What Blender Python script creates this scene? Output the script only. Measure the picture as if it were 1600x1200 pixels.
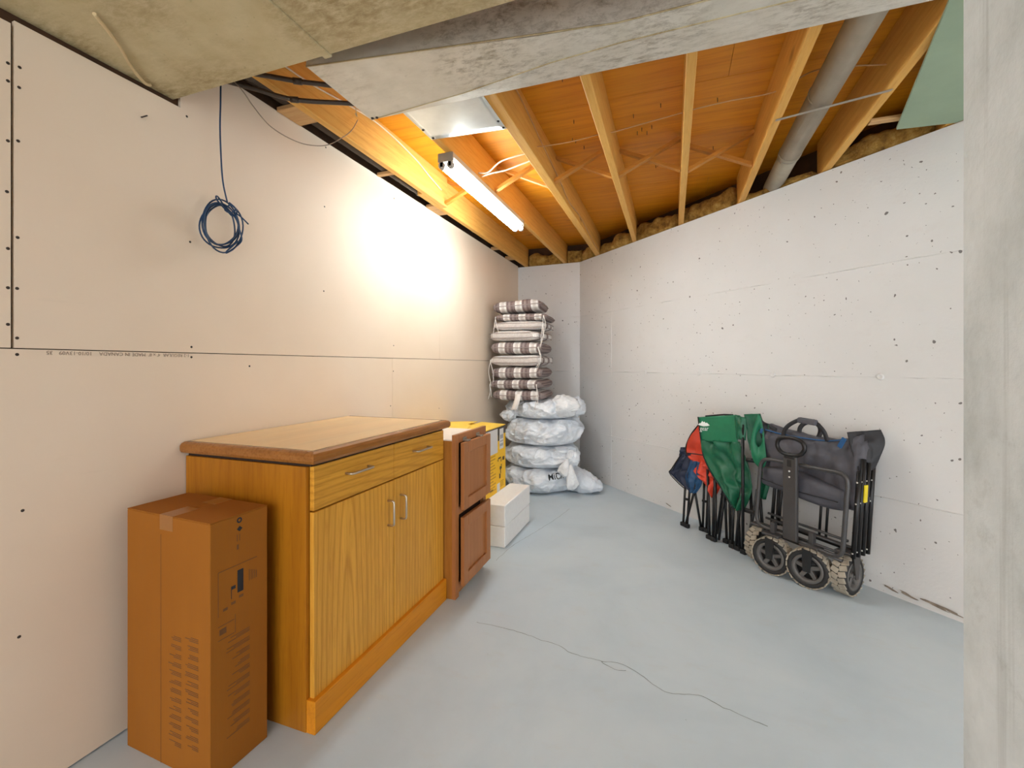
import bpy, bmesh, math, random
from mathutils import Vector, Matrix, noise
random.seed(7)
for o in list(bpy.data.objects): bpy.data.objects.remove(o, do_unlink=True)
SC = bpy.context.scene
COL = SC.collection

# ------------------------------------------------------------------ camera, world, exposure
cam_d = bpy.data.cameras.new('camera')
cam_d.sensor_width = 36.0
cam_d.lens = 700.0 / 1600.0 * 36.0
cam_d.shift_y = -0.018125
cam_d.clip_start = 0.02
cam = bpy.data.objects.new('camera', cam_d)
COL.objects.link(cam)
cam.location = (0, 0, 1.2)
cam.rotation_euler = (math.radians(90), 0, math.atan(250 / 700.0))
SC.camera = cam
W = bpy.data.worlds.new('world'); SC.world = W; W.use_nodes = True
W.node_tree.nodes['Background'].inputs[0].default_value = (0.91, 0.96, 1.0, 1)
W.node_tree.nodes['Background'].inputs[1].default_value = 1.08
SC.view_settings.view_transform = 'Standard'
SC.view_settings.look = 'None'
SC.view_settings.gamma = 1.0
SC.view_settings.use_curve_mapping = False
SC.view_settings.exposure = 1.9
TUBE_STRENGTH = 17.0

# ------------------------------------------------------------------ materials
def lin(r, g, b):
    f = lambda c: c / 12.92 if c <= 0.04045 else ((c + 0.055) / 1.055) ** 2.4
    return (f(r / 255.0), f(g / 255.0), f(b / 255.0), 1)

class NT:
    def __init__(s, name, rough=0.6, metal=0.0):
        s.m = bpy.data.materials.new(name); s.m.use_nodes = True
        s.t = s.m.node_tree; s.n = s.t.nodes; s.l = s.t.links
        s.b = s.n['Principled BSDF']
        s.b.inputs['Roughness'].default_value = rough
        s.b.inputs['Metallic'].default_value = metal
        s.tc = None
    def co(s, scale=(1, 1, 1), rot=(0, 0, 0), loc=(0, 0, 0)):
        if s.tc is None: s.tc = s.n.new('ShaderNodeTexCoord')
        mp = s.n.new('ShaderNodeMapping')
        mp.inputs['Scale'].default_value = scale; mp.inputs['Rotation'].default_value = rot
        mp.inputs['Location'].default_value = loc
        s.l.new(s.tc.outputs['Object'], mp.inputs['Vector']); return mp.outputs[0]
    def noise(s, vec, scale=5, detail=4, rough=0.55, dist=0.0):
        n = s.n.new('ShaderNodeTexNoise')
        n.inputs['Scale'].default_value = scale; n.inputs['Detail'].default_value = detail
        n.inputs['Roughness'].default_value = rough; n.inputs['Distortion'].default_value = dist
        s.l.new(vec, n.inputs['Vector']); return n.outputs['Fac']
    def ramp(s, fac, stops, interp='LINEAR'):
        r = s.n.new('ShaderNodeValToRGB'); r.color_ramp.interpolation = interp
        e = r.color_ramp.elements
        e[0].position, e[0].color = stops[0]
        e[1].position, e[1].color = stops[-1]
        for p, c in stops[1:-1]:
            k = e.new(p); k.color = c
        s.l.new(fac, r.inputs['Fac']); return r.outputs['Color']
    def mix(s, fac, a, b, mode='MIX'):
        m = s.n.new('ShaderNodeMix'); m.data_type = 'RGBA'; m.blend_type = mode
        if isinstance(fac, (int, float)): m.inputs[0].default_value = fac
        else: s.l.new(fac, m.inputs[0])
        for v, i in ((a, 6), (b, 7)):
            if isinstance(v, tuple): m.inputs[i].default_value = v
            else: s.l.new(v, m.inputs[i])
        return m.outputs[2]
    def math(s, op, a, b=0.0):
        m = s.n.new('ShaderNodeMath'); m.operation = op
        for v, i in ((a, 0), (b, 1)):
            if isinstance(v, (int, float)): m.inputs[i].default_value = v
            else: s.l.new(v, m.inputs[i])
        return m.outputs[0]
    def color(s, c):
        if isinstance(c, tuple): s.b.inputs['Base Color'].default_value = c
        else: s.l.new(c, s.b.inputs['Base Color'])
    def bump(s, h, strength=0.3, dist=0.01):
        bp = s.n.new('ShaderNodeBump'); bp.inputs['Strength'].default_value = strength
        bp.inputs['Distance'].default_value = dist
        s.l.new(h, bp.inputs['Height']); s.l.new(bp.outputs[0], s.b.inputs['Normal'])
    def rough(s, r): s.l.new(r, s.b.inputs['Roughness'])

def gray(v): return (v, v, v, 1)

def plain(name, c, rough=0.6, metal=0.0, var=0.12, scale=12, bump=0.0, bscale=60):
    t = NT(name, rough, metal)
    n = t.noise(t.co(), scale, 5)
    lo = tuple(x * (1 - var) for x in c[:3]) + (1,); hi = tuple(min(1, x * (1 + var)) for x in c[:3]) + (1,)
    t.color(t.ramp(n, [(0.3, lo), (0.7, hi)]))
    if bump: t.bump(t.noise(t.co(), bscale, 4), bump, 0.004)
    return t.m

def wood(name, base, dark, axis='y', scale=1.0, rough=0.5, knots=False, cath=0.5, arch=None):
    """straight-grained timber; grain runs along `axis`"""
    t = NT(name, rough)
    k = {'x': (0.06, 1, 1), 'y': (1, 0.06, 1), 'z': (1, 1, 0.06)}[axis]
    fine = t.noise(t.co(tuple(a * 130 * scale for a in k)), 1.0, 4, 0.65)
    broad = t.noise(t.co(tuple(a * 14 * scale for a in k)), 1.0, 3, 0.5, 0.6)
    w = t.n.new('ShaderNodeTexWave'); w.wave_type = 'RINGS'
    w.rings_direction = axis.upper()
    w.inputs['Scale'].default_value = 9 * scale; w.inputs['Distortion'].default_value = 5.0
    w.inputs['Detail'].default_value = 2.0; w.inputs['Detail Scale'].default_value = 0.9
    kk = {'x': (0.12, 1, 1), 'y': (1, 0.12, 1), 'z': (1, 1, 0.12)}[axis]
    t.l.new(t.co(kk), w.inputs['Vector'])
    lines = t.math('POWER', w.outputs['Fac'], 3.0)
    c = t.ramp(broad, [(0.3, tuple(b * 0.84 for b in base[:3]) + (1,)), (0.7, base)])
    c = t.mix(t.math('MULTIPLY', lines, cath), c, dark)
    c = t.mix(t.ramp(fine, [(0.48, gray(0)), (0.72, gray(0.55))]), c, dark)
    if knots:
        v = t.n.new('ShaderNodeTexVoronoi'); v.inputs['Scale'].default_value = 2.6
        t.l.new(t.co(tuple((a if a == 1 else 0.45) for a in k)), v.inputs['Vector'])
        kn = t.ramp(v.outputs['Distance'], [(0.02, gray(0.75)), (0.075, gray(0))])
        c = t.mix(kn, c, tuple(b * 0.45 for b in dark[:3]) + (1,))
    if arch:
        # long nested ellipses: flat-sawn cathedral figure centred at `arch` (object space)
        aw = t.n.new('ShaderNodeTexWave'); aw.wave_type = 'RINGS'; aw.rings_direction = 'SPHERICAL'
        aw.inputs['Scale'].default_value = 13.0; aw.inputs['Distortion'].default_value = 2.2
        aw.inputs['Detail'].default_value = 3.0; aw.inputs['Detail Scale'].default_value = 1.5
        sc_ = {'z': (0, 1, 0.085), 'y': (0, 0.10, 1)}[axis]
        t.l.new(t.co(sc_, (0, 0, 0), tuple(-p * q for p, q in zip(arch, sc_))), aw.inputs['Vector'])
        c = t.mix(t.math('MULTIPLY', t.math('POWER', aw.outputs['Fac'], 5.0), 0.5), c, dark)
    t.color(c)
    t.b.inputs['Specular IOR Level'].default_value = 0.28
    t.bump(fine, 0.12, 0.002)
    return t.m

M = {}
# drywall
t = NT('drywall_paper', 0.75)
n = t.noise(t.co(), 1.3, 3)
c = t.ramp(n, [(0.3, lin(223, 202, 178)), (0.7, lin(229, 210, 188))])
s_ = t.noise(t.co((3, 1, 9)), 3.0, 6, 0.7)
c = t.mix(t.ramp(s_, [(0.66, gray(0)), (0.80, gray(0.16))]), c, lin(170, 155, 135))
t.color(c); t.bump(t.noise(t.co(), 180, 2), 0.05, 0.002); M['drywall'] = t.m
# painted concrete with bug holes
def painted_concrete():
    t = NT('painted_concrete_wall', 0.68)
    base = t.ramp(t.noise(t.co(), 1.1, 4), [(0.3, lin(212, 210, 207)), (0.7, lin(222, 220, 218))])
    base = t.mix(t.ramp(t.noise(t.co((1, 1, 2)), 6, 6, 0.7), [(0.58, gray(0)), (0.8, gray(0.2))]), base, lin(196, 184, 174))
    holes = None
    for sc, thr, dlo, seed in ((14, 0.13, 0.50, 0), (25, 0.155, 0.44, 5.3), (48, 0.19, 0.42, 9.1)):
        v = t.n.new('ShaderNodeTexVoronoi'); v.inputs['Scale'].default_value = sc
        wv = t.n.new('ShaderNodeVectorMath'); wv.operation = 'ADD'
        nz = t.n.new('ShaderNodeTexNoise'); nz.inputs['Scale'].default_value = sc * 2.2
        t.l.new(t.co(loc=(seed, 0, 0)), nz.inputs['Vector'])
        sv = t.n.new('ShaderNodeVectorMath'); sv.operation = 'SCALE'; sv.inputs['Scale'].default_value = 0.018
        t.l.new(nz.outputs['Color'], sv.inputs[0])
        t.l.new(t.co(loc=(seed, 0, 0)), wv.inputs[0]); t.l.new(sv.outputs[0], wv.inputs[1])
        t.l.new(wv.outputs[0], v.inputs['Vector'])
        sep = t.n.new('ShaderNodeSeparateColor'); t.l.new(v.outputs['Color'], sep.inputs[0])
        size = t.math('MULTIPLY', t.math('POWER', sep.outputs[0], 3.0), thr)
        m = t.math('GREATER_THAN', size, v.outputs['Distance'])
        den = t.math('GREATER_THAN', t.noise(t.co(loc=(seed * 3, 2, 1)), 1.6, 3, 0.6), dlo)
        keep = t.math('GREATER_THAN', sep.outputs[1], 0.3)
        m = t.math('MULTIPLY', t.math('MULTIPLY', m, den), keep)
        holes = m if holes is None else t.math('MAXIMUM', holes, m)
    t.color(t.mix(t.math('MULTIPLY', holes, 0.85), base, lin(84, 74, 70)))
    rough_h = t.math('ADD', t.math('MULTIPLY', t.noise(t.co(), 55, 5, 0.6), 0.5), t.math('MULTIPLY', t.noise(t.co(), 7, 4), 0.6))
    t.bump(t.math('SUBTRACT', rough_h, t.math('MULTIPLY', holes, 1.2)), 0.35, 0.006)
    return t.m
M['concrete_wall'] = painted_concrete()
# floor paint
t = NT('painted_concrete_floor', 0.42)
c = t.ramp(t.noise(t.co(), 1.4, 6, 0.6, 0.4), [(0.25, lin(176, 190, 199)), (0.5, lin(188, 201, 209)), (0.75, lin(197, 208, 214))])
c = t.mix(t.ramp(t.noise(t.co((1.2, 2.5, 1)), 4.5, 7, 0.7), [(0.56, gray(0)), (0.78, gray(0.32))]), c, lin(182, 182, 176))
c = t.mix(t.ramp(t.noise(t.co(), 46, 3), [(0.73, gray(0)), (0.78, gray(0.55))]), c, lin(208, 210, 208))
c = t.mix(t.ramp(t.noise(t.co(loc=(4, 2, 0)), 60, 2), [(0.765, gray(0)), (0.80, gray(0.6))]), c, lin(96, 96, 94))
t.color(c)
t.rough(t.ramp(t.noise(t.co(), 3, 4), [(0.3, gray(0.36)), (0.7, gray(0.52))]))
t.bump(t.noise(t.co(), 14, 5), 0.08, 0.004); M['floor'] = t.m
# grey raw concrete column
t = NT('grey_concrete', 0.75)
c = t.ramp(t.noise(t.co((1, 1, 0.7)), 5.0, 6, 0.65), [(0.28, lin(176, 184, 183)), (0.5, lin(210, 217, 218)), (0.75, lin(230, 236, 238))])
st = t.noise(t.co((34, 34, 0.7)), 1.0, 3, 0.6)
c = t.mix(t.ramp(st, [(0.58, gray(0)), (0.74, gray(0.6))]), c, lin(146, 151, 148))
bl = t.noise(t.co(loc=(3, 1, 7)), 9.0, 5, 0.7)
c = t.mix(t.ramp(bl, [(0.6, gray(0)), (0.76, gray(0.5))]), c, lin(150, 156, 150))
t.color(c); t.bump(t.noise(t.co(), 90, 5), 0.3, 0.004); M['grey_concrete'] = t.m

M['joist'] = wood('pine_joist', lin(232, 178, 92), lin(198, 132, 48), 'y', 1.0, 0.55, True, 0.22)
M['joist_x'] = wood('pine_bridging', lin(206, 138, 56), lin(160, 94, 28), 'x', 1.2, 0.55, False, 0.2)
M['block'] = wood('pine_block', lin(216, 172, 118), lin(178, 120, 66), 'x', 1.2, 0.55, False, 0.2)
M['plywood'] = wood('fir_plywood', lin(232, 152, 26), lin(186, 104, 10), 'x', 0.45, 0.5, True, 0.22)
M['oak_door'] = wood('golden_oak_face', lin(230, 166, 62), lin(178, 112, 26), 'z', 1.1, 0.38, False, 0.12, (0, -0.27, 0.05))
M['oak_door_b'] = wood('golden_oak_face_mirrored', lin(230, 166, 62), lin(178, 112, 26), 'z', 1.1, 0.38, False, 0.12, (0, 0.31, 0.16))
M['oak_drawer'] = wood('golden_oak_drawer', lin(224, 160, 56), lin(170, 108, 24), 'y', 1.0, 0.38, False, 0.15, (0, -0.35, 0.72))
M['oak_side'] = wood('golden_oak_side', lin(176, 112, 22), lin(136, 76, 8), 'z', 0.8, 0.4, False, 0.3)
M['oak_base'] = wood('golden_oak_base', lin(222, 142, 28), lin(182, 102, 10), 'y', 0.9, 0.4, False, 0.15)
M['oak_mould'] = wood('brown_oak_moulding', lin(160, 104, 50), lin(112, 64, 24), 'y', 0.9, 0.26, False, 0.15)
M['laminate'] = wood('pale_oak_laminate', lin(232, 200, 152), lin(212, 172, 120), 'y', 0.7, 0.36, False, 0.25)
M['dark_gap'] = plain('dark_seam', lin(48, 28, 12), 0.8)
M['brown_cab'] = wood('brown_maple', lin(176, 114, 66), lin(150, 92, 48), 'z', 0.7, 0.42, False, 0.12)
M['brown_side'] = wood('brown_maple_side', lin(178, 116, 46), lin(138, 82, 24), 'z', 0.9, 0.45, False, 0.2)
M['white_board'] = plain('white_cabinet_top', lin(226, 214, 200), 0.6, var=0.04)
# cardboard
t = NT('cardboard', 0.8)
c = t.ramp(t.noise(t.co((1, 1, 0.4)), 3, 4), [(0.3, lin(146, 88, 26)), (0.7, lin(156, 97, 33))])
c = t.mix(t.ramp(t.noise(t.co((60, 60, 3)), 2, 3), [(0.4, gray(0)), (0.7, gray(0.16))]), c, lin(140, 88, 40))
t.b.inputs['Specular IOR Level'].default_value = 0.15; t.color(c); t.bump(t.noise(t.co((300, 300, 4)), 1, 2), 0.1, 0.002); M['cardboard'] = t.m
M['tape'] = plain('brown_tape', lin(150, 98, 46), 0.3, var=0.06)
M['print'] = plain('box_print', lin(108, 68, 28), 0.8)
M['print_black'] = plain('black_print', lin(26, 28, 34), 0.7)
M['yellow'] = plain('yellow_carton', lin(255, 196, 4), 0.55, var=0.06, scale=5)
M['yellow_top'] = plain('yellow_carton_flap', lin(236, 196, 70), 0.55, var=0.06, scale=5)
M['carton_band'] = plain('carton_dark_band', lin(70, 60, 50), 0.6)
M['carton_ink'] = plain('carton_ink', lin(84, 62, 18), 0.6)
M['carton_faint'] = plain('carton_faint_ink', lin(204, 148, 14), 0.6)
M['paper'] = plain('white_label', lin(222, 218, 214), 0.6, var=0.04)
M['grey_ink'] = plain('label_grey', lin(168, 166, 168), 0.6)
M['foam'] = plain('white_foam', lin(236, 234, 231), 0.75, var=0.03, scale=40, bump=0.15, bscale=160)
# galvanised steel, dusty
def galv(name, a, b, dirt, amount, rough=0.45, metal=0.55):
    t = NT(name, rough, metal)
    c = t.ramp(t.noise(t.co(), 9, 4), [(0.3, a), (0.7, b)])
    d = t.noise(t.co((3, 7, 6)), 6.0, 9, 0.8, 0.3)
    big = t.ramp(t.noise(t.co(loc=(1.7, 0.4, 2.0)), 2.3, 3, 0.6), [(0.60 - 0.35 * amount, gray(0.12)), (0.72 - 0.2 * amount, gray(1.0))])
    c = t.mix(t.math('MULTIPLY', t.ramp(d, [(0.60 - amount * 0.3, gray(0)), (0.76 - amount * 0.2, gray(0.9))]), big), c, dirt)
    d2 = t.noise(t.co(loc=(5, 5, 5)), 55, 4, 0.7)
    c = t.mix(t.ramp(d2, [(0.62, gray(0)), (0.74, gray(0.5 * amount))]), c, tuple(x * 0.4 for x in dirt[:3]) + (1,))
    t.color(c); t.bump(t.noise(t.co(), 3.5, 3), 0.15, 0.02)
    return t.m
M['duct_old'] = galv('dusty_duct_metal', lin(192, 176, 136), lin(206, 192, 156), lin(146, 124, 82), 0.8, 0.6, 0.25)
M['duct'] = galv('scuffed_duct_metal', lin(206, 200, 186), lin(220, 214, 202), lin(126, 112, 88), 0.45, 0.5, 0.3)
M['pan'] = galv('clean_sheet_metal', lin(212, 214, 210), lin(226, 228, 224), lin(190, 190, 186), 0.1, 0.3, 0.55)
M['vent'] = galv('grey_vent_pipe', lin(160, 150, 132), lin(178, 168, 150), lin(140, 128, 108), 0.25, 0.5, 0.35)
M['strap'] = plain('steel_strap', lin(170, 160, 146), 0.4, 0.6)
M['abs'] = plain('black_plastic_pipe', lin(66, 52, 42), 0.25, var=0.2)
M['conduit'] = plain('dark_conduit', lin(64, 52, 42), 0.45)
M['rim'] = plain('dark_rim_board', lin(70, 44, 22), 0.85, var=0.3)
t = NT('mineral_wool', 0.95)
c = t.ramp(t.noise(t.co(), 14, 6, 0.7), [(0.3, lin(96, 64, 22)), (0.5, lin(172, 130, 56)), (0.75, lin(214, 182, 104))])
t.color(c); t.bump(t.noise(t.co(), 60, 6, 0.7), 0.8, 0.02); M['insul'] = t.m
M['greenboard'] = plain('green_drywall', lin(150, 168, 142), 0.8, var=0.06, scale=6)
M['lamp_body'] = plain('white_lamp_housing', lin(196, 190, 178), 0.45, var=0.05)
M['lamp_end'] = plain('grey_lamp_end', lin(150, 142, 128), 0.5, var=0.05)
M['socket'] = plain('lamp_socket', lin(176, 172, 164), 0.5)
t = NT('lit_tube'); t.b.inputs['Base Color'].default_value = (1, 1, 1, 1)
t.b.inputs['Emission Color'].default_value = (0.83, 0.945, 1.0, 1)
t.b.inputs['Emission Strength'].default_value = TUBE_STRENGTH; M['tube'] = t.m
M['cable_w'] = plain('white_cable', lin(222, 204, 176), 0.5)
M['cable_t'] = plain('tan_cable', lin(196, 150, 100), 0.5)
M['cable_g'] = plain('grey_cable', lin(150, 130, 110), 0.5)
M['cable_b'] = plain('blue_cable', lin(14, 50, 84), 0.4)
M['cord_tan'] = plain('tan_cord', lin(206, 180, 136), 0.6)
M['screw'] = plain('black_screw', lin(44, 32, 24), 0.5)
M['ink_wall'] = plain('wall_print', lin(140, 120, 104), 0.8)
M['nickel'] = plain('brushed_nickel', lin(196, 184, 168), 0.3, 0.85, var=0.05)
M['hinge'] = plain('dull_steel_hinge', lin(150, 140, 126), 0.35, 0.8)
M['crack'] = plain('floor_crack', lin(112, 118, 118), 0.9)
M['chip'] = plain('bare_concrete_chip', lin(140, 126, 112), 0.9, var=0.3, scale=30)
# plastic bags
def bag(name, a, b):
    t = NT(name, 0.34)
    n1 = t.noise(t.co(), 7, 5, 0.6, 0.8)
    t.color(t.ramp(n1, [(0.35, a), (0.65, b)]))
    t.b.inputs['Transmission Weight'].default_value = 0.0
    w = t.noise(t.co((1, 1, 1.6)), 9, 4, 0.55, 1.6)
    r1 = t.math('ABSOLUTE', t.math('SUBTRACT', w, 0.5))
    t.bump(r1, 0.6, 0.05)
    return t.m
M['bag'] = bag('grey_white_bag', lin(212, 219, 228), lin(238, 242, 247))
M['bag_white'] = bag('white_bag', lin(224, 226, 228), lin(240, 241, 242))
M['tire'] = plain('black_tire_rubber', lin(30, 30, 32), 0.8)
# striped cushions
def stripes(name, axis, bands, period):
    t = NT(name, 0.85)
    sep = t.n.new('ShaderNodeSeparateXYZ'); t.l.new(t.co(), sep.inputs[0])
    f = t.math('FRACT', t.math('ADD', t.math('DIVIDE', sep.outputs[axis], period), 20.36))
    c = t.ramp(f, bands, 'CONSTANT')
    c = t.mix(t.ramp(t.noise(t.co((80, 80, 80)), 1, 2), [(0.4, gray(0)), (0.6, gray(0.25))]), c, lin(150, 138, 132))
    t.color(c); t.bump(t.noise(t.co(), 220, 2), 0.2, 0.002)
    return t.m
BR, MD, LT, WH = lin(112, 94, 92), lin(150, 134, 130), lin(206, 198, 192), lin(232, 228, 224)
M['cush_x'] = stripes('striped_cushion_fabric', 0, [(0, BR), (0.16, MD), (0.2, BR), (0.28, WH), (0.42, LT), (0.6, WH), (0.72, MD), (0.77, BR), (0.86, MD), (1, BR)], 0.15)
M['cush_y'] = stripes('striped_cushion_fabric_turned', 1, [(0, WH), (0.3, LT), (0.55, BR), (0.8, LT), (1, WH)], 0.17)
M['piping'] = plain('cushion_piping', lin(150, 136, 130), 0.8)
M['tie'] = plain('white_tie', lin(226, 220, 214), 0.8)
# chairs and wagon
M['green'] = plain('green_nylon', lin(14, 92, 62), 0.5, var=0.18, scale=9, bump=0.25, bscale=26)
M['green_l'] = plain('bright_green_nylon', lin(22, 112, 78), 0.5, var=0.15, scale=9, bump=0.2, bscale=26)
M['red'] = plain('red_nylon', lin(206, 62, 34), 0.5, var=0.15, scale=9, bump=0.25, bscale=26)
M['blue'] = plain('blue_nylon', lin(20, 66, 104), 0.5, var=0.2, scale=9, bump=0.25, bscale=26)
M['navy'] = plain('navy_nylon', lin(24, 34, 58), 0.55, var=0.2, scale=9, bump=0.25, bscale=26)
M['black_edge'] = plain('black_binding', lin(24, 22, 24), 0.6)
M['leg'] = plain('black_steel_tube', lin(26, 25, 26), 0.38, 0.2, var=0.1)
M['rubber'] = plain('black_plastic', lin(20, 20, 21), 0.55)
M['frame'] = plain('charcoal_steel_tube', lin(74, 72, 72), 0.4, 0.3, var=0.08)
M['canvas'] = plain('charcoal_canvas', lin(76, 75, 82), 0.6, var=0.15, scale=10, bump=0.35, bscale=22)
M['canvas_d'] = plain('black_canvas', lin(36, 36, 40), 0.6, var=0.15, scale=10, bump=0.3, bscale=22)
M['bluetrim'] = plain('blue_trim', lin(32, 84, 132), 0.5)
M['tread'] = plain('worn_grey_tread', lin(156, 147, 132), 0.85, var=0.25, scale=25)
M['sidewall'] = plain('wheel_black', lin(34, 33, 33), 0.6)
M['rimgrey'] = plain('wheel_rim_grey', lin(92, 89, 86), 0.5)
M['bolt'] = plain('bright_bolt', lin(214, 210, 204), 0.3, 0.7)
M['yellow_tag'] = plain('yellow_tag', lin(226, 200, 24), 0.5)
M['white_ink'] = plain('white_print', lin(232, 236, 232), 0.6)

# ------------------------------------------------------------------ mesh helpers
class MB:
    def __init__(s): s.v = []; s.f = []; s.sm = []
    def add(s, vs, fs, smooth=False, xf=None):
        b = len(s.v)
        s.v += [tuple(xf @ Vector(p)) if xf else tuple(p) for p in vs]
        s.f += [tuple(i + b for i in f) for f in fs]; s.sm += [smooth] * len(fs)
        return s
    def box(s, x0, x1, y0, y1, z0, z1, xf=None):
        vs = [(x, y, z) for x in (x0, x1) for y in (y0, y1) for z in (z0, z1)]
        fs = [(0, 1, 3, 2), (4, 6, 7, 5), (0, 4, 5, 1), (2, 3, 7, 6), (0, 2, 6, 4), (1, 5, 7, 3)]
        return s.add(vs, fs, False, xf)
    def rbox(s, x0, x1, y0, y1, z0, z1, r=0.004, seg=2, xf=None, smooth=False):
        bm = bmesh.new()
        vs = [bm.verts.new((x, y, z)) for x in (x0, x1) for y in (y0, y1) for z in (z0, z1)]
        for f in [(0, 1, 3, 2), (4, 6, 7, 5), (0, 4, 5, 1), (2, 3, 7, 6), (0, 2, 6, 4), (1, 5, 7, 3)]:
            bm.faces.new([vs[i] for i in f])
        bmesh.ops.bevel(bm, geom=bm.edges[:], offset=r, segments=seg, affect='EDGES', profile=0.5)
        bm.verts.index_update()
        s.add([v.co.copy() for v in bm.verts], [[v.index for v in f.verts] for f in bm.faces], smooth, xf)
        bm.free(); return s
    def tube(s, pts, r, n=8, closed=False, xf=None, flat=1.0, caps=True):
        P = [Vector(p) for p in pts]; m = len(P)
        rs = r if isinstance(r, (list, tuple)) else [r] * m
        vs = []; up = None
        for i in range(m):
            if closed: tn = P[(i + 1) % m] - P[i - 1]
            else: tn = P[min(i + 1, m - 1)] - P[max(i - 1, 0)]
            tn.normalize()
            if up is None:
                up = Vector((0, 0, 1)) if abs(tn.z) < 0.9 else Vector((0, 1, 0))
            up = (up - tn * up.dot(tn))
            if up.length < 1e-5: up = tn.orthogonal()
            up.normalize(); sd = tn.cross(up)
            for k in range(n):
                a = 2 * math.pi * k / n
                vs.append(P[i] + (sd * math.cos(a) + up * math.sin(a) * flat) * rs[i])
        fs = []
        for i in range(m if closed else m - 1):
            j = (i + 1) % m
            for k in range(n):
                l = (k + 1) % n
                fs.append((i * n + k, i * n + l, j * n + l, j * n + k))
        s.add(vs, fs, True, xf)
        if not closed and caps:
            b = len(s.v) - len(vs)
            s.f.append(tuple(b + k for k in range(n - 1, -1, -1))); s.sm.append(False)
            s.f.append(tuple(b + (m - 1) * n + k for k in range(n))); s.sm.append(False)
        return s
    def lathe(s, prof, n=32, xf=None, smooth=True, closed=False):
        """prof: list of (r, z); axis = local z"""
        vs = []; m = len(prof)
        for r, z in prof:
            for k in range(n):
                a = 2 * math.pi * k / n
                vs.append((r * math.cos(a), r * math.sin(a), z))
        fs = []
        for i in range(m if closed else m - 1):
            j = (i + 1) % m
            for k in range(n):
                l = (k + 1) % n
                fs.append((i * n + k, i * n + l, j * n + l, j * n + k))
        return s.add(vs, fs, smooth, xf)
    def grid(s, fn, nu, nv, smooth=True, xf=None, wrapu=False):
        vs = [fn(i / nu, j / nv) for j in range(nv + 1) for i in range(nu + (0 if wrapu else 1))]
        w = nu if wrapu else nu + 1
        fs = []
        for j in range(nv):
            for i in range(nu):
                i2 = (i + 1) % w
                fs.append((j * w + i, j * w + i2, (j + 1) * w + i2, (j + 1) * w + i))
        return s.add(vs, fs, smooth, xf)
    def prism(s, poly, off, xf=None):
        """poly: 3D loop, extruded by vector off"""
        n = len(poly); o = Vector(off)
        vs = [Vector(p) for p in poly] + [Vector(p) + o for p in poly]
        fs = [tuple(range(n - 1, -1, -1)), tuple(range(n, 2 * n))] + [(i, (i + 1) % n, (i + 1) % n + n, i + n) for i in range(n)]
        return s.add(vs, fs, False, xf)
    def build(s, name, mat, parent=None, world=True, solid=0.0, subsurf=0):
        me = bpy.data.meshes.new(name)
        off = Vector((0, 0, 0))
        if parent is not None and world:
            inv = full_matrix(parent).inverted()
            vs = [tuple(inv @ Vector(p)) for p in s.v]
        else: vs = s.v
        me.from_pydata(vs, [], s.f)
        me.polygons.foreach_set('use_smooth', s.sm)
        bm = bmesh.new(); bm.from_mesh(me)
        bmesh.ops.recalc_face_normals(bm, faces=bm.faces[:]); bm.to_mesh(me); bm.free()
        me.materials.append(M[mat] if isinstance(mat, str) else mat)
        o = bpy.data.objects.new(name, me); COL.objects.link(o)
        if parent is not None: o.parent = parent
        if solid:
            md = o.modifiers.new('thickness', 'SOLIDIFY'); md.thickness = solid; md.offset = 0
        if subsurf:
            md = o.modifiers.new('smooth', 'SUBSURF'); md.levels = subsurf; md.render_levels = subsurf
        return o

def full_matrix(o):
    m = Matrix.Translation(o.location) @ o.rotation_euler.to_matrix().to_4x4()
    return full_matrix(o.parent) @ m if o.parent else m

def tag(o, label, cat, group=None):
    o['label'] = label; o['category'] = cat
    if group: o['group'] = group
    return o
def thing(name, label, cat, loc=(0, 0, 0), rotz=0.0, group=None):
    o = bpy.data.objects.new(name, None); COL.objects.link(o)
    o.empty_display_size = 0.05
    o.location = loc; o.rotation_euler = (0, 0, rotz)
    return tag(o, label, cat, group)
def struct(o): o['kind'] = 'structure'; return o
def copy_obj(o, parent):
    c = o.copy(); COL.objects.link(c); c.parent = parent; return c
def text_mesh(name, body, size, mat, parent, mtx, ext=0.0004, sx=1.0, bold=0.0):
    cu = bpy.data.curves.new(name, 'FONT'); cu.body = body; cu.size = size; cu.extrude = ext; cu.resolution_u = 2; cu.offset = bold
    ob = bpy.data.objects.new(name, cu); COL.objects.link(ob)
    dg = bpy.context.evaluated_depsgraph_get()
    me = bpy.data.meshes.new_from_object(ob.evaluated_get(dg))
    bpy.data.objects.remove(ob, do_unlink=True)
    me.transform(mtx @ Matrix.Diagonal((sx, 1, 1, 1)))
    me.materials.clear(); me.materials.append(M[mat])
    o = bpy.data.objects.new(name, me); COL.objects.link(o)
    if parent: o.parent = parent
    return o
def spline(pts, n=8, closed=False):
    P = [Vector(p) for p in pts]; out = []; m = len(P)
    rng = range(m if closed else m - 1)
    for i in rng:
        p0 = P[i - 1] if (closed or i > 0) else P[0]
        p1 = P[i]; p2 = P[(i + 1) % m]
        p3 = P[(i + 2) % m] if (closed or i + 2 < m) else P[-1]
        for k in range(n):
            u = k / n
            out.append(0.5 * ((2 * p1) + (p2 - p0) * u + (2 * p0 - 5 * p1 + 4 * p2 - p3) * u * u + (3 * p1 - p0 - 3 * p2 + p3) * u ** 3))
    if not closed: out.append(P[-1])
    return out
def fbm(p, sc, oct=4): return noise.fractal(Vector(p) * sc, 1.0, 2.0, oct)

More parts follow.
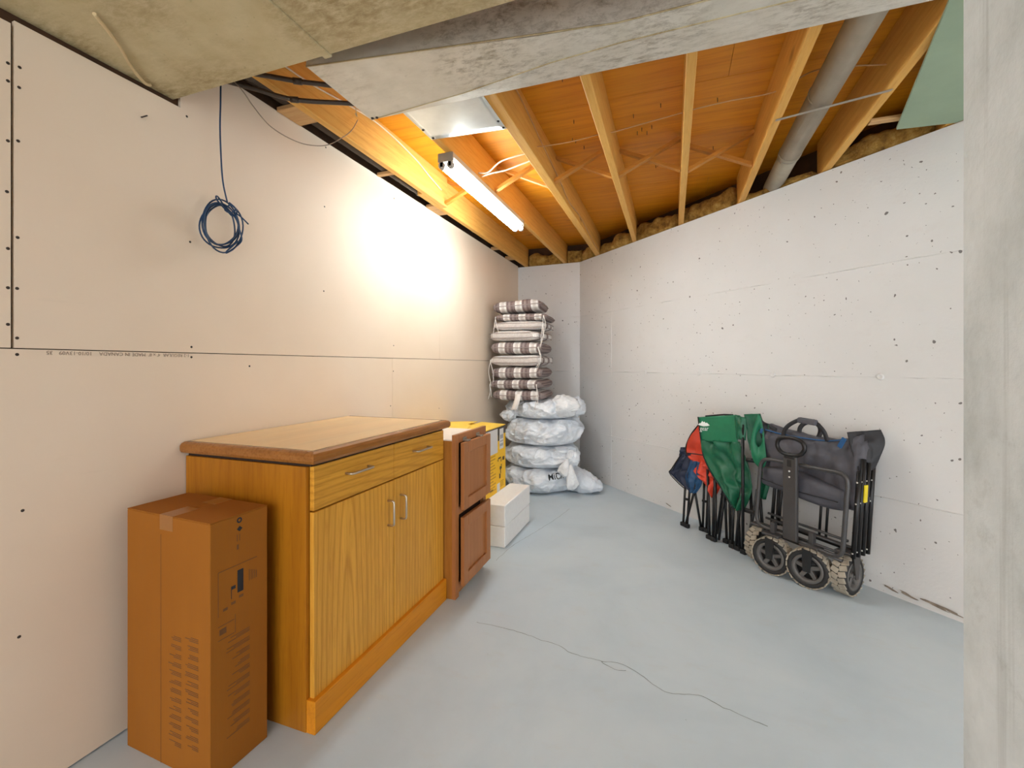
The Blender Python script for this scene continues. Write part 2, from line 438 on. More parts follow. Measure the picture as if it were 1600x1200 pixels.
# ------------------------------------------------------------------ the room
LX = -1.69                       # face of the drywall
P0 = Vector((-0.957, 4.905, 0))  # corner of back wall and angled foundation wall
S2 = math.sqrt(0.5)
D = Vector((S2, -S2, 0)); N = Vector((-S2, -S2, 0))
def R(a, o, z): return P0 + D * a + N * o + Vector((0, 0, z))   # wall coordinates: along, off, up
WALL_H = 2.34; JB = 2.345; JT = 2.562

mb = MB(); mb.box(-1.9, 3.4, -2.2, 5.2, -0.12, 0.0)
floor = struct(mb.build('floor', 'floor'))
def ribbon(pts, w, z, jit=0.006):
    pts = spline([(x, y, 0) for x, y in pts], 7); vs = []; fs = []
    for i, p in enumerate(pts):
        a = pts[min(i + 1, len(pts) - 1)] - pts[max(i - 1, 0)]
        nrm = Vector((-a.y, a.x, 0)).normalized()
        c = p + nrm * fbm((p.x, p.y, 3), 22, 3) * jit
        ww = w * (0.55 + 0.7 * abs(fbm((p.x, p.y, 9), 17, 2)))
        vs += [(c + nrm * ww).to_tuple()[:2] + (z,), (c - nrm * ww).to_tuple()[:2] + (z,)]
        if i: fs.append((2 * i - 2, 2 * i - 1, 2 * i + 1, 2 * i))
    return vs, fs
for pts in ([(-0.86, 1.915), (-0.675, 1.913), (-0.553, 1.888), (-0.455, 1.876), (-0.414, 1.848), (-0.346, 1.834), (-0.268, 1.834), (-0.184, 1.840), (-0.113, 1.803), (-0.035, 1.744), (0.033, 1.745), (0.1, 1.76), (0.16, 1.735), (0.23, 1.705), (0.3, 1.69)],
            [(-1.02, 2.56), (-1.0, 2.805), (-0.942, 3.042), (-0.90, 3.2), (-0.851, 3.428), (-0.807, 3.694)],
            [(-0.268, 1.834), (-0.25, 1.82), (-0.2, 1.80), (-0.17, 1.81)]):
    vs, fs = ribbon(pts, 0.0016, 0.0006)
    MB().add(vs, fs).build('crack', 'crack', floor)

# left wall: dark framing behind, drywall sheets in front
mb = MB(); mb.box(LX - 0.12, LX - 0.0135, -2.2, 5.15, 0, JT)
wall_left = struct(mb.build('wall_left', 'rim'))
g = 0.0015
def sheet(y0, y1, z0, z1, notch=None, gy0=g, gy1=g):
    x0, x1 = LX - 0.0125, LX
    if notch:
        poly = [(y0 + gy0, z0 + g), (y1 - gy1, z0 + g), (y1 - gy1, z1), (notch[0], z1), (notch[0], notch[1]), (y0 + gy0, notch[1])]
    else:
        poly = [(y0 + gy0, z0 + g), (y1 - gy1, z0 + g), (y1 - gy1, z1 - g), (y0 + gy0, z1 - g)]
    mb = MB().prism([(x0, y, z) for y, z in poly], (x1 - x0, 0, 0))
    return mb.build('drywall_sheet', 'drywall', wall_left)
ZJ = 1.2465
sheet(-2.2, 0.691, ZJ, 2.13, None, g, 0.0035)
sheet(0.691, 3.071, ZJ, 2.357, (1.133, 2.141), 0.0035, 0.0006)
sheet(3.071, 4.945, ZJ, 2.355, None, 0.0006)
sheet(-2.2, 0.0, 0.004, ZJ); sheet(0.0, 2.449, 0.004, ZJ, None, g, 0.001); sheet(2.449, 4.945, 0.004, ZJ, None, 0.001)
# screws
scr = [(0.705, 2.02), (0.704, 1.964), (0.702, 1.816), (0.701, 1.551), (0.700, 1.411), (0.700, 1.275), (0.700, 1.23), (0.682, 2.017), (0.682, 1.969),
       (0.682, 1.807), (0.680, 1.669), (0.682, 1.516), (0.682, 1.41), (0.682, 1.311), (1.156, 2.121), (1.168, 1.66), (1.173, 1.269), (1.173, 1.231),
       (1.853, 2.02), (1.848, 1.583), (1.417, 1.197), (2.469, 2.279), (2.463, 1.328), (2.46, 1.163), (2.43, 0.942), (3.061, 0.87), (0.711, 0.799), (0.704, 0.454), (1.862, 2.33)]
sm = None
for y, z in scr:
    if sm is None:
        mb = MB().lathe([(0.0, 0.0012), (0.0022, 0.0009), (0.0042, 0.0004), (0.0042, -0.001)], 10)
        sm = mb.build('screw', 'screw', None); sm.parent = wall_left; o = sm
    else: o = copy_obj(sm, wall_left)
    o.location = (LX, y, z); o.rotation_euler = (0, math.radians(90), 0)
# stamped lettering on the lower sheet edge (printed upside down)
mt = Matrix(((0, 0, 1, LX + 0.0005), (-1, 0, 0, 1.165), (0, -1, 0, 1.2415), (0, 0, 0, 1)))
text_mesh('stamped_lettering', "1-2 REGULAR  4' x 8'  MADE IN CANADA    10/10-13V09   35", 0.0155, 'ink_wall', wall_left, mt, 0.0002, 1.0)

# back wall and angled foundation wall (painted cast concrete)
mb = MB().prism([(LX - 0.03, 4.945, 0), (P0.x, P0.y, 0), (P0.x + 0.2, P0.y + 0.25, 0), (LX - 0.03, 5.2, 0)], (0, 0, WALL_H))
wall_back = struct(mb.build('wall_back', 'concrete_wall'))
e = R(5.4, 0, 0)
def wedge(z0, z1): return [tuple(R(a, o, z0)) for a, o in ((0, 0), (5.4, 0), (5.4, -0.22), (0, -0.22))]
# body of the wall: slightly uneven cast face
def face(u, v):
    a = 5.4 * u; z = WALL_H * v
    o = 0.004 * fbm((a, z, 0), 1.3, 3)
    if v == 0 or u == 0: o = 0.0
    return R(a, o, z)
mb = MB().grid(face, 150, 66)
mb.prism([tuple(R(a, o, 0)) for a, o in ((0, -0.012), (5.4, -0.012), (5.4, -0.25), (0, -0.25))], (0, 0, WALL_H))
mb.add([R(0, 0, WALL_H), R(5.4, 0, WALL_H), R(5.4, -0.25, WALL_H), R(0, -0.25, WALL_H)], [(0, 1, 2, 3)])
wall_right = struct(mb.build('wall_right', 'concrete_wall'))
def seam_ridge(p_fn, L, n, w, h, seed):
    """rough ridge left by the form boards; p_fn(t, off, up)"""
    vs = []; fs = []
    for i in range(n + 1):
        t_ = i / n
        k = max(0.0, fbm((t_ * L, seed, 1), 5, 4) * 1.3 + 0.25)
        dz = 0.004 * fbm((t_ * L, seed, 7), 3, 3)
        hh = h * min(1.0, k); ww = w * (0.6 + 0.5 * k)
        vs += [p_fn(t_, -0.002, dz - ww), p_fn(t_, hh + 0.001, dz), p_fn(t_, -0.002, dz + ww)]
        if i: b = 3 * i; fs += [(b - 3, b - 2, b + 1, b), (b - 2, b - 1, b + 2, b + 1)]
    return vs, fs
for z, sd in ((0.502, 1.0), (1.137, 4.0), (1.738, 8.0)):
    vs, fs = seam_ridge(lambda t_, o, up: R(0.02 + 5.3 * t_, o, z + up), 5.3, 500, 0.005, 0.0055, sd)
    MB().add(vs, fs).build('form_seam', 'concrete_wall', wall_right)
vs, fs = seam_ridge(lambda t_, o, up: R(0.553 + up, o, 0.01 + 2.3 * t_), 2.3, 160, 0.003, 0.004, 2.0)
MB().add(vs, fs).build('form_seam', 'concrete_wall', wall_right)
vb = Vector((P0.x - LX, P0.y - 4.945, 0)); nb = Vector((-vb.y, vb.x, 0)).normalized() * -1
if nb.y > 0: nb = -nb
for z, sd in ((1.137, 3.0), (1.738, 6.0)):
    vs, fs = seam_ridge(lambda t_, o, up: Vector((LX, 4.945, z + up)) + vb * t_ + nb * o, 0.75, 80, 0.005, 0.005, sd)
    MB().add(vs, fs).build('form_seam', 'concrete_wall', wall_back)
# form-tie bumps on the middle seam
for a in (1.03, 1.63, 2.23, 2.83, 3.43):
    mb = MB().lathe([(0.0, 0.004), (0.008, 0.004), (0.012, 0.007), (0.017, 0.004), (0.02, -0.002)], 14)
    o = mb.build('form_tie', 'concrete_wall', None, False); o.parent = wall_right
    p = R(a, 0.001, 1.14); o.location = p; o.rotation_euler = (N.to_track_quat('Z', 'Y')).to_euler()
# chipped footing along the floor
for a, w_, h_, sd in ((2.95, 0.035, 0.010, 1), (3.06, 0.05, 0.010, 2), (3.11, 0.06, 0.009, 3), (2.88, 0.03, 0.008, 5), (1.32, 0.03, 0.006, 4)):
    n_ = 18; poly = []
    for i in range(n_):
        an = 2 * math.pi * i / n_
        k = 1 + 0.5 * fbm((math.cos(an), math.sin(an), sd * 5), 1.7, 3)
        poly.append(R(a + math.cos(an) * w_ * k, 0.0045, 0.030 + h_ * 0.6 + math.sin(an) * h_ * 0.6 * k - math.cos(an) * 0.008))
    MB().prism(poly, N * 0.0015).build('chipped_patch', 'chip', wall_right)

# nearby concrete column at the room's entry
mb = MB().rbox(0.42, 0.72, -1.3, 0.42 * 2.0995, 0.0, JT, 0.004, 1)
wall_near = struct(mb.build('wall_near', 'grey_concrete'))

# ------------------------------------------------------------------ ceiling: subfloor, joists, bridging
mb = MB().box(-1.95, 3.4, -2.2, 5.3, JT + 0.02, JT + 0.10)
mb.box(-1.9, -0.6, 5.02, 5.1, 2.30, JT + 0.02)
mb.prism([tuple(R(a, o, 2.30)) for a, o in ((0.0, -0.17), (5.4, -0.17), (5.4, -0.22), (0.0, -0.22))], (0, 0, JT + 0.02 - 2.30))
ceiling = struct(mb.build('ceiling', 'rim'))
ys = [-2.2, -1.21, -0.03, 1.15, 2.33, 3.51, 4.69, 5.1]
for i in range(len(ys) - 1):
    cut = [(-1.9, 0.25), (0.25, 2.0), (2.0, 3.4)] if i % 2 else [(-1.9, -0.72), (-0.72, 1.25), (1.25, 3.4)]
    for x0, x1 in cut:
        MB().box(x0 + 0.001, x1 - 0.001, ys[i] + 0.0015, ys[i + 1] - 0.0015, JT, JT + 0.018).build('plywood_sheet', 'plywood', ceiling)
def wall_y(x): return P0.y - (x - P0.x) if x > P0.x else 4.92
def joist(x0, x1, y0, y1):
    mb = MB().rbox(x0, x1, y0, y1, JB, JT - 0.0005, 0.003, 1)
    return mb.build('joist', 'joist', ceiling)
joist(-1.573, -1.535, -2.2, 2.905)
joist(-1.612, -1.574, 2.62, 4.98)
joist(-1.150, -1.110, -2.2, 4.98)
joist(-0.755, -0.702, -2.2, 4.72)
for x0 in (-0.345, 0.05, 0.441, 0.836, 1.231, 1.626, 2.02):
    joist(x0, x0 + 0.0385, -2.2, wall_y(x0) + 0.10)
# cross bridging
def brace(p, q, w=0.036, th=0.019):
    p, q = Vector(p), Vector(q); L = (q - p).length
    d_ = (q - p).normalized(); y_ = Vector((0, 1, 0)); z_ = d_.cross(y_)
    m = Matrix((d_, y_, z_)).transposed().to_4x4(); m.translation = p
    MB().box(0, L, -w / 2, w / 2, -th / 2, th / 2, m).build('bridging_brace', 'joist_x', ceiling)
for (xa, xb, y) in ((-1.535, -1.150, 2.90), (-1.110, -0.755, 2.80), (-0.702, -0.345, 2.79), (-0.3065, 0.05, 2.83), (0.0885, 0.441, 2.90)):
    brace((xa, y - 0.022, 2.365), (xb, y - 0.022, 2.535)); brace((xa, y + 0.022, 2.535), (xb, y + 0.022, 2.365))
# nails through the subfloor
nl = None
for i in range(16):
    x = random.choice([-0.52, -0.15, -0.1, 0.2, 0.26, 0.36]) + random.uniform(-0.05, 0.05); y = random.uniform(1.9, 3.3)
    if nl is None:
        nl = MB().tube([(0, 0, 0), (0, 0, -0.022)], 0.0018, 6).build('nail', 'screw', None); nl.parent = ceiling; o = nl
    else: o = copy_obj(nl, ceiling)
    o.location = (x, y, JT)
# blocks across the pipe chase beside the left wall
for y0, y1, x1 in ((1.553, 1.690, -1.574), (2.285, 2.312, -1.574), (2.862, 3.057, -1.613), (4.10, 4.16, -1.613), (4.50, 4.62, -1.613)):
    MB().rbox(LX + 0.002, x1, y0, y1, 2.352, 2.372, 0.002, 1).build('block', 'block', ceiling)

# ------------------------------------------------------------------ insulation in the joist bays
bays = [(-1.574, -1.150), (-1.110, -0.755)]
def blob(name, fn, nu, nv, label):
    mb = MB().grid(fn, nu, nv)
    return tag(mb.build(name, 'insul'), label, 'insulation', 'insulation batts at the joist ends')
LAB = 'brown yellow mineral wool batt stuffed between ceiling joists above the concrete'
WHERE = ['between the drywall and the strip lamp', 'beyond the strip lamp, over the short back wall', 'beside the double joist, over the angled wall', 'just past the double joist',
         'two bays past the double joist', 'in the bay before the vent pipe', 'behind the end of the round vent pipe', 'beside the greenish ceiling board', 'over the greenish ceiling board']
def batt(pa, pb, inward, h, depth, sd):
    """closed lumpy batt from pa to pb along the wall top"""
    pa, pb = Vector(pa), Vector(pb); inw = Vector(inward)
    L = (pb - pa).length
    def fn(u, v):
        p = pa.lerp(pb, u); an = 2 * math.pi * v
        e_ = 1.0 if 0 < u < 1 else 0.0
        cx = math.copysign(abs(math.cos(an)) ** 0.6, math.cos(an)); cz = math.copysign(abs(math.sin(an)) ** 0.6, math.sin(an))
        hh = h * (0.85 + 0.35 * noise.noise(Vector((u * L * 6, sd, 0))))
        q = p + inw * (cx * depth * e_) + Vector((0, 0, hh / 2 + cz * hh / 2 * e_))
        k = 0.016 * fbm((q.x, q.y, q.z), 16, 4) + 0.03 * fbm((q.x + sd, q.y, q.z), 6, 2)
        if cz < -0.6: k = 0
        return q + (inw * cx + Vector((0, 0, cz * 0.6))).normalized() * k * e_
    return blob('insulation_batt', fn, max(14, int(L * 60)), 22, 'yellow-brown mineral wool batt ' + WHERE[sd - 1])
batt((-1.57, 4.99, 2.342), (-1.152, 4.985, 2.342), (0, -1, 0), 0.15, 0.06, 1)
batt((-1.108, 4.975, 2.342), (-0.93, 4.965, 2.342), (0, -1, 0), 0.17, 0.06, 2)
edges = [(-0.915, -0.757), (-0.70, -0.347), (-0.304, 0.048), (0.091, 0.439), (0.482, 0.834), (0.877, 1.229), (1.272, 1.62)]
hs = [0.16, 0.13, 0.16, 0.15, 0.06, 0.12, 0.10]
for i, (xa, xb) in enumerate(edges):
    q = 0.072
    batt((xa, wall_y(xa) + q, 2.342), (xb, wall_y(xb) + q, 2.342), N, hs[i], 0.055, 3 + i)

# ------------------------------------------------------------------ ducts, pipes, pan
# trunk duct nearest the camera, passing through the wall
mb = MB().rbox(-1.702, 0.40, 0.42, 1.116, 2.160, 2.335, 0.004, 1)
d1 = thing('trunk_duct', 'dusty brown galvanized trunk duct passing through the notch in the drywall', 'duct', (-0.6, 0.75, 2.16))
mb.build('duct_body', 'duct_old', d1)
for x in (-1.02, 0.12):
    MB().rbox(x, x + 0.028, 0.415, 1.121, 2.155, 2.34, 0.002, 1).build('joint_cleat', 'duct_old', d1)
# tapered branch duct
d2 = thing('tapered_duct', 'pale scuffed sheet metal duct with slanted folds under the joists', 'duct', (-0.4, 1.4, 2.2))
xs = [(-1.153, 1.18, 1.524, 1.526, 2.200), (-0.718, 1.252, 1.488, 1.548, 2.212), (-0.378, 1.308, 1.436, 1.568, 2.222), (-0.149, 1.335, 1.419, 1.583, 2.229), (0.213, 1.335, 1.415, 1.605, 2.24), (1.6, 1.335, 1.415, 1.605, 2.24)]
vs = []; fs = []
for x, n_, a_, b_, zb in xs:
    vs += [(x, n_, 2.336), (x, n_, 2.2), (x, a_, 2.2), (x, b_, zb), (x, b_, 2.336)]
for i in range(len(xs) - 1):
    for k in range(5):
        l = (k + 1) % 5
        fs.append((i * 5 + k, i * 5 + l, i * 5 + 5 + l, i * 5 + 5 + k))
fs += [(0, 1, 2, 3, 4), tuple(25 + k for k in (4, 3, 2, 1, 0))]
MB().add(vs, fs).build('duct_body', 'duct', d2)
MB().tube([(-1.153, 1.524, 2.1995), (-0.718, 1.488, 2.1995), (-0.378, 1.436, 2.1995), (-0.149, 1.419, 2.1995), (0.213, 1.415, 2.1995), (1.6, 1.415, 2.1995)], 0.0022, 6).build('folded_seam', 'duct_old', d2)
MB().tube([(-1.153, 1.18, 2.2), (-0.149, 1.335, 2.2), (1.6, 1.335, 2.2)], 0.0025, 6).build('folded_seam', 'duct_old', d2)
for x, y in ((-1.14, 1.515), (-1.12, 1.517)):
    MB().lathe([(0, -0.006), (0.005, -0.004), (0.006, 0)], 8, Matrix.Translation((x, y, 2.2))).build('duct_screw', 'screw', d2)
# sheet metal pan closing one joist bay
def panf(u, v):
    x = -1.146 + u * 0.394; y = 1.45 + v * (0.548 + 0.03 * u)
    return (x, y, 2.3425 - 0.004 * math.sin(math.pi * u) * math.sin(math.pi * v))
p_ = thing('joist_pan', 'bright white sheet metal pan nailed under two joists beside the lamp', 'duct panel', (-0.95, 1.75, 2.34))
MB().grid(panf, 14, 14).build('metal_sheet', 'pan', p_, solid=0.0012)
for x, y in ((-1.136, 1.90), (-1.13, 1.985), (-0.762, 2.01), (-0.765, 1.95)):
    MB().lathe([(0, -0.004), (0.006, -0.003), (0.007, 0.001)], 8, Matrix.Translation((x, y, 2.341))).build('nail_head', 'screw', p_)
# round vent pipe on a strap
v_ = thing('vent_pipe', 'round grey metal vent pipe slung on a strap between two joists', 'pipe', (0.63, 2.6, 2.40))
MB().tube([(0.63, -1.2, 2.41), (0.63, 2.96, 2.405)], 0.056, 24).build('pipe_section', 'vent', v_)
MB().tube([(0.63, 2.93, 2.402), (0.632, 3.42, 2.392)], [0.0535, 0.0535], 24).build('pipe_section', 'vent', v_)
MB().tube([(0.63, 2.905, 2.404), (0.63, 2.935, 2.4035)], 0.0585, 24).build('collar', 'vent', v_)
MB().tube([(0.63, 2.33, 2.408), (0.63, 2.345, 2.408)], 0.0575, 24).build('joint_ring', 'vent', v_)
st_ = MB().prism([(0.455, 2.372, 2.3435), (0.455, 2.390, 2.3435), (0.86, 2.288, 2.3435), (0.86, 2.27, 2.3435)], (0, 0, -0.0015)).build('hanger_strap', 'strap')
tag(st_, 'thin perforated metal strap under the round vent pipe', 'strap')
# black drain pipe in the chase
a_ = thing('drain_pipe', 'black plastic drain pipe running along the top of the drywall', 'pipe', (-1.645, 2.6, 2.41))
MB().tube([(-1.645, 1.16, 2.418), (-1.645, 4.9, 2.414)], 0.0415, 18).build('pipe_section', 'abs', a_)
MB().tube([(-1.645, 1.30, 2.418), (-1.645, 1.42, 2.418)], 0.0455, 18).build('coupling', 'abs', a_)
for y in (2.70, 3.60):
    MB().tube([(-1.645, y, 2.417), (-1.645, y + 0.012, 2.417)], 0.0435, 18).build('pipe_band', 'strap', a_)
for k, pts in enumerate(([(-1.64, 1.20, 2.322), (-1.502, 1.293, 2.32), (-1.387, 1.376, 2.318), (-1.29, 1.432, 2.316), (-1.165, 1.507, 2.312)],
                         [(-1.66, 1.29, 2.325), (-1.591, 1.364, 2.322), (-1.496, 1.467, 2.318), (-1.297, 1.563, 2.316), (-1.160, 1.634, 2.312)])):
    c_ = thing('conduit', 'dark conduit crossing under the first joist, ' + ('closest to the trunk duct' if k == 0 else 'the one with twisted wire tied to it'), 'conduit', pts[1], 0, 'conduits under the first joist')
    MB().tube(spline(pts, 6), 0.0095, 10).build('conduit_tube', 'conduit', c_)
    i = 2
    q = Vector(pts[i]); d_ = (Vector(pts[i + 1]) - q).normalized()
    MB().tube([q - d_ * 0.016, q + d_ * 0.016], 0.0125, 10).build('coupling', 'conduit', c_)
    if k:
        q = Vector((-1.27, 1.577, 2.306))
        MB().tube([q + Vector((0.004 * math.sin(i * 1.7), 0.006 * math.cos(i * 2.1), -0.010 + 0.01 * math.sin(i)) ) - Vector((0, 0, 0.004 * i)) for i in range(10)], 0.0022, 5).build('wire_tie', 'cord_tan', c_)

# green ceiling board
mb = MB().prism([(0.861, 1.985, 2.343), (1.013, 2.642, 2.343), (1.245, 2.662, 2.343), (1.9, 2.0, 2.343), (2.2, 0.4, 2.343), (0.80, 0.4, 2.343), (0.80, 1.72, 2.343)], (0, 0, -0.0125))
gb = tag(mb.build('ceiling_board', 'greenboard'), 'greenish drywall board fixed under the joists above the concrete wall', 'drywall board')
tag(MB().rbox(0.880, 1.06, 2.552, 2.59, 2.346, 2.362, 0.002, 1).build('nailer_strip', 'block'), 'pale wooden strip at the edge of the greenish ceiling board', 'wood strip')

# ------------------------------------------------------------------ fluorescent lamp
LX0, LX1, LY0, LY1 = -1.192, -1.104, 2.146, 3.372
lamp = thing('strip_lamp', 'lit white fluorescent strip lamp with two bare tubes under a joist', 'lamp', (-1.148, 2.76, 2.345))
prof = [(LX0, 2.3445), (LX0, 2.318), (LX0 + 0.014, 2.302), (LX1 - 0.014, 2.302), (LX1, 2.318), (LX1, 2.3445)]
MB().prism([(x, LY0 + 0.002, z) for x, z in prof], (0, LY1 - LY0 - 0.004, 0)).build('housing', 'lamp_body', lamp)
for y in (LY0, LY1 - 0.008):
    MB().rbox(LX0 - 0.001, LX1 + 0.001, y, y + 0.008, 2.296, 2.3445, 0.002, 1).build('end_plate', 'lamp_end', lamp)
for x in (LX0 + 0.019, LX1 - 0.019):
    tb = MB().tube([(x, LY0 + 0.028, 2.281), (x, LY1 - 0.028, 2.281)], 0.0165, 16).build('fluorescent_tube', 'tube', lamp)
    for y in (LY0 + 0.004, LY1 - 0.026):
        sk = MB().rbox(x - 0.012, x + 0.012, y, y + 0.022, 2.268, 2.31, 0.004, 2)
        sk.tube([(x, y, 2.28), (x, y + 0.022, 2.28)], 0.019, 14)
        sk.build('tube_socket', 'socket', lamp)

# ------------------------------------------------------------------ cables
def cable(name, label, pts, r, mat, group=None, n=7):
    o = MB().tube(spline(pts, 8), r, n).build(name, mat)
    return tag(o, label, 'cable', group)
cable('electrical_cable', 'thin tan cable threaded through holes across the joists', [(-0.73, 2.36, 2.42), (-0.70, 2.381, 2.41), (-0.52, 2.36, 2.395), (-0.345, 2.40, 2.43), (-0.305, 2.425, 2.44), (-0.1, 2.40, 2.45), (0.05, 2.37, 2.45), (0.088, 2.36, 2.45), (0.25, 2.33, 2.445), (0.441, 2.30, 2.434), (0.60, 2.29, 2.49), (0.84, 2.266, 2.444)], 0.0032, 'cable_t')
cable('lamp_cable', 'white cable looping from the strip lamp to the next joist, the upper strand', [(-1.108, 2.50, 2.372), (-1.06, 2.536, 2.385), (-0.96, 2.47, 2.402), (-0.86, 2.44, 2.405), (-0.757, 2.43, 2.41)], 0.0045, 'cable_w')
cable('lamp_cable', 'white cable looping from the strip lamp to the next joist, the lower strand', [(-1.108, 2.54, 2.365), (-1.049, 2.545, 2.378), (-0.951, 2.547, 2.385), (-0.85, 2.515, 2.388), (-0.757, 2.49, 2.395)], 0.0045, 'cable_w')
cable('joist_cable', 'white cable stapled along the side of the first joist', [(-1.530, 1.3, 2.45), (-1.530, 1.575, 2.465), (-1.530, 1.848, 2.509), (-1.530, 2.112, 2.536), (-1.530, 2.447, 2.51), (-1.530, 2.637, 2.468), (-1.530, 2.804, 2.436)], 0.0042, 'cable_w')
cable('joist_cable', 'thin white cable wandering down the side of the double joist', [(-0.699, 1.6, 2.53), (-0.699, 2.1, 2.51), (-0.699, 2.45, 2.47), (-0.698, 2.9, 2.42), (-0.699, 3.2, 2.38), (-0.697, 3.6, 2.40), (-0.699, 4.2, 2.365), (-0.697, 4.5, 2.36)], 0.0035, 'cable_t')
cable('loose_wire', 'slack grey wire drooping from the wall top in front of the drywall', [(-1.64, 1.25, 2.345), (-1.6, 1.302, 2.291), (-1.6, 1.357, 2.253), (-1.6, 1.433, 2.214), (-1.6, 1.533, 2.208), (-1.6, 1.644, 2.228), (-1.58, 1.75, 2.272), (-1.53, 1.80, 2.325), (-1.50, 1.83, 2.37), (-1.52, 1.9, 2.46)], 0.0022, 'cable_g')
cable('duct_cord', 'pale cord hanging under the dusty trunk duct', [(-1.47, 0.76, 2.15), (-1.54, 0.855, 2.148), (-1.614, 0.931, 2.147), (-1.66, 0.995, 2.145), (-1.668, 1.02, 2.152)], 0.005, 'cord_tan')
# blue cable: drop plus tied coil
bc = thing('blue_cable', 'coiled dark blue cable hanging from the duct in front of the drywall', 'cable', (-1.62, 1.245, 1.75))
MB().tube(spline([(-1.62, 1.235, 2.335), (-1.62, 1.234, 2.2), (-1.62, 1.232, 2.1), (-1.62, 1.238, 1.96), (-1.62, 1.246, 1.89), (-1.62, 1.262, 1.83)], 8), 0.0030, 7).build('hanging_cable', 'cable_b', bc)
cy, cz = 1.240, 1.742
coil = []
turns = 5
for i in range(turns * 40 + 1):
    an = -2 * math.pi * i / 40 + 0.9
    k = i / 40.0
    r = 0.078 + 0.012 * math.sin(k * 2.3 + 1) + 0.004 * math.sin(an * 3 + k)
    oy = 0.006 * math.sin(k * 3.1); oz = -0.010 * (1 + math.sin(k * 1.9)) * (0.5 - 0.5 * math.sin(an))
    y = cy + oy + r * math.cos(an) * 0.92; z = cz + oz + r * math.sin(an) * 1.0 + 0.012 * math.cos(an)
    coil.append((-1.62 + 0.010 * math.sin(k * 2.7 + an * 0.5), y, z))
MB().tube(coil, 0.0030, 7).build('coil', 'cable_b', bc)
kn = spline([(-1.612, 1.262, 1.83), (-1.606, 1.285, 1.812), (-1.625, 1.278, 1.796), (-1.634, 1.262, 1.806), (-1.61, 1.27, 1.822), (-1.604, 1.29, 1.80), (-1.63, 1.285, 1.79), (-1.62, 1.225, 1.838), (-1.615, 1.215, 1.825), (-1.62, 1.255, 1.80)], 6)
MB().tube(kn, 0.0030, 7).build('knot', 'cable_b', bc)
MB().tube(spline([(-1.61, 1.30, 1.75), (-1.61, 1.315, 1.70), (-1.612, 1.29, 1.665), (-1.615, 1.262, 1.638), (-1.615, 1.252, 1.634), (-1.61, 1.262, 1.65), (-1.61, 1.30, 1.69)], 7), 0.0030, 7).build('loose_end', 'cable_b', bc)
MB().tube(spline([(-1.612, 1.28, 1.80), (-1.61, 1.31, 1.79), (-1.61, 1.345, 1.77)], 6), 0.0028, 7).build('loose_end', 'cable_b', bc)
# tiny wire hook on the wall
tag(MB().tube(spline([(LX, 1.005, 2.04), (LX + 0.012, 1.0, 2.035), (LX + 0.02, 1.012, 2.045)], 5), 0.0022, 6).build('wall_hook', 'screw'), 'small bent nail hook in the drywall below the trunk duct', 'hook')

# ------------------------------------------------------------------ oak base cabinet
cab = thing('base_cabinet', 'golden oak base cabinet with pale laminate top against the drywall', 'cabinet', (-1.39, 1.6, 0))
CY0, CY1 = 1.150, 2.050; CFX = -1.125
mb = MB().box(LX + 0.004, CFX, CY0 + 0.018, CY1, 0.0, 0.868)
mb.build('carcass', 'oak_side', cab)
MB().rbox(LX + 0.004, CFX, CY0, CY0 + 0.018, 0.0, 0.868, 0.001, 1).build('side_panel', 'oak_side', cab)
MB().rbox(CFX, -1.0885, CY0 + 0.001, CY1, 0.0, 0.108, 0.002, 1).build('base_rail', 'oak_base', cab)
MB().box(LX + 0.004, CFX + 0.012, CY0 + 0.01, CY1, 0.868, 0.884).build('top_rail', 'dark_gap', cab)
# top: substrate, moulding, laminate
def rounded_bar(p0, p1, out, zb, zt, w):
    """moulding strip with a bull-nosed outer edge"""
    p0, p1, out = Vector(p0), Vector(p1), Vector(out)
    pr = [(0, zt), (w * 0.55, zt), (w * 0.85, zt - 0.005), (w, zt - 0.014), (w, zb + 0.012), (w * 0.86, zb + 0.003), (w * 0.6, zb), (0, zb)]
    return pr
TZ = 0.921; MZ0 = 0.880
MB().box(LX + 0.004, -1.106, CY0 + 0.012, CY1 - 0.022, MZ0, TZ - 0.001).build('top_board', 'dark_gap', cab)
MB().box(LX + 0.004, -1.1085, CY0 + 0.0145, CY1 - 0.0245, TZ - 0.001, TZ).build('laminate_top', 'laminate', cab)
w = 0.034
pr = [(0.0015, TZ - 0.0005), (w * 0.5, TZ - 0.0005), (w * 0.82, TZ - 0.005), (w, TZ - 0.014), (w, MZ0 + 0.012), (w * 0.86, MZ0 + 0.003), (w * 0.6, MZ0), (0.0015, MZ0)]
IX, IY0, IY1 = -1.106, CY0 + 0.012, CY1 - 0.022
def loop_at(o, z): return [(LX + 0.004, IY0 - o, z), (IX + o, IY0 - o, z), (IX + o, IY1 + o, z), (LX + 0.004, IY1 + o, z)]
for nm, ia, ib in (('moulding', 0, 1), ('moulding', 1, 2), ('moulding', 2, 3)):
    vs = []; fs = []
    for o, z in pr:
        L_ = loop_at(o, z); vs += [L_[ia], L_[ib]]
    n_ = len(pr)
    for i in range(n_):
        j = (i + 1) % n_; fs.append((2 * i, 2 * i + 1, 2 * j + 1, 2 * j))
    fs += [tuple(2 * i for i in range(n_)), tuple(2 * i + 1 for i in range(n_ - 1, -1, -1))]
    MB().add(vs, fs).build(nm, 'oak_mould', cab)
def bar_handle(parent, p, q, out, r=0.0045):
    p, q, out = Vector(p), Vector(q), Vector(out)
    d_ = (q - p).normalized()
    pts = [p, p + out * 0.7, p + out * 0.93 + d_ * 0.003, p + out + d_ * 0.010, q + out - d_ * 0.010, q + out * 0.93 - d_ * 0.003, q + out * 0.7, q]
    MB().tube(pts, r, 10).build('handle', 'nickel', parent)
DX0, DX1 = CFX + 0.002, -1.105
ym = 1.615
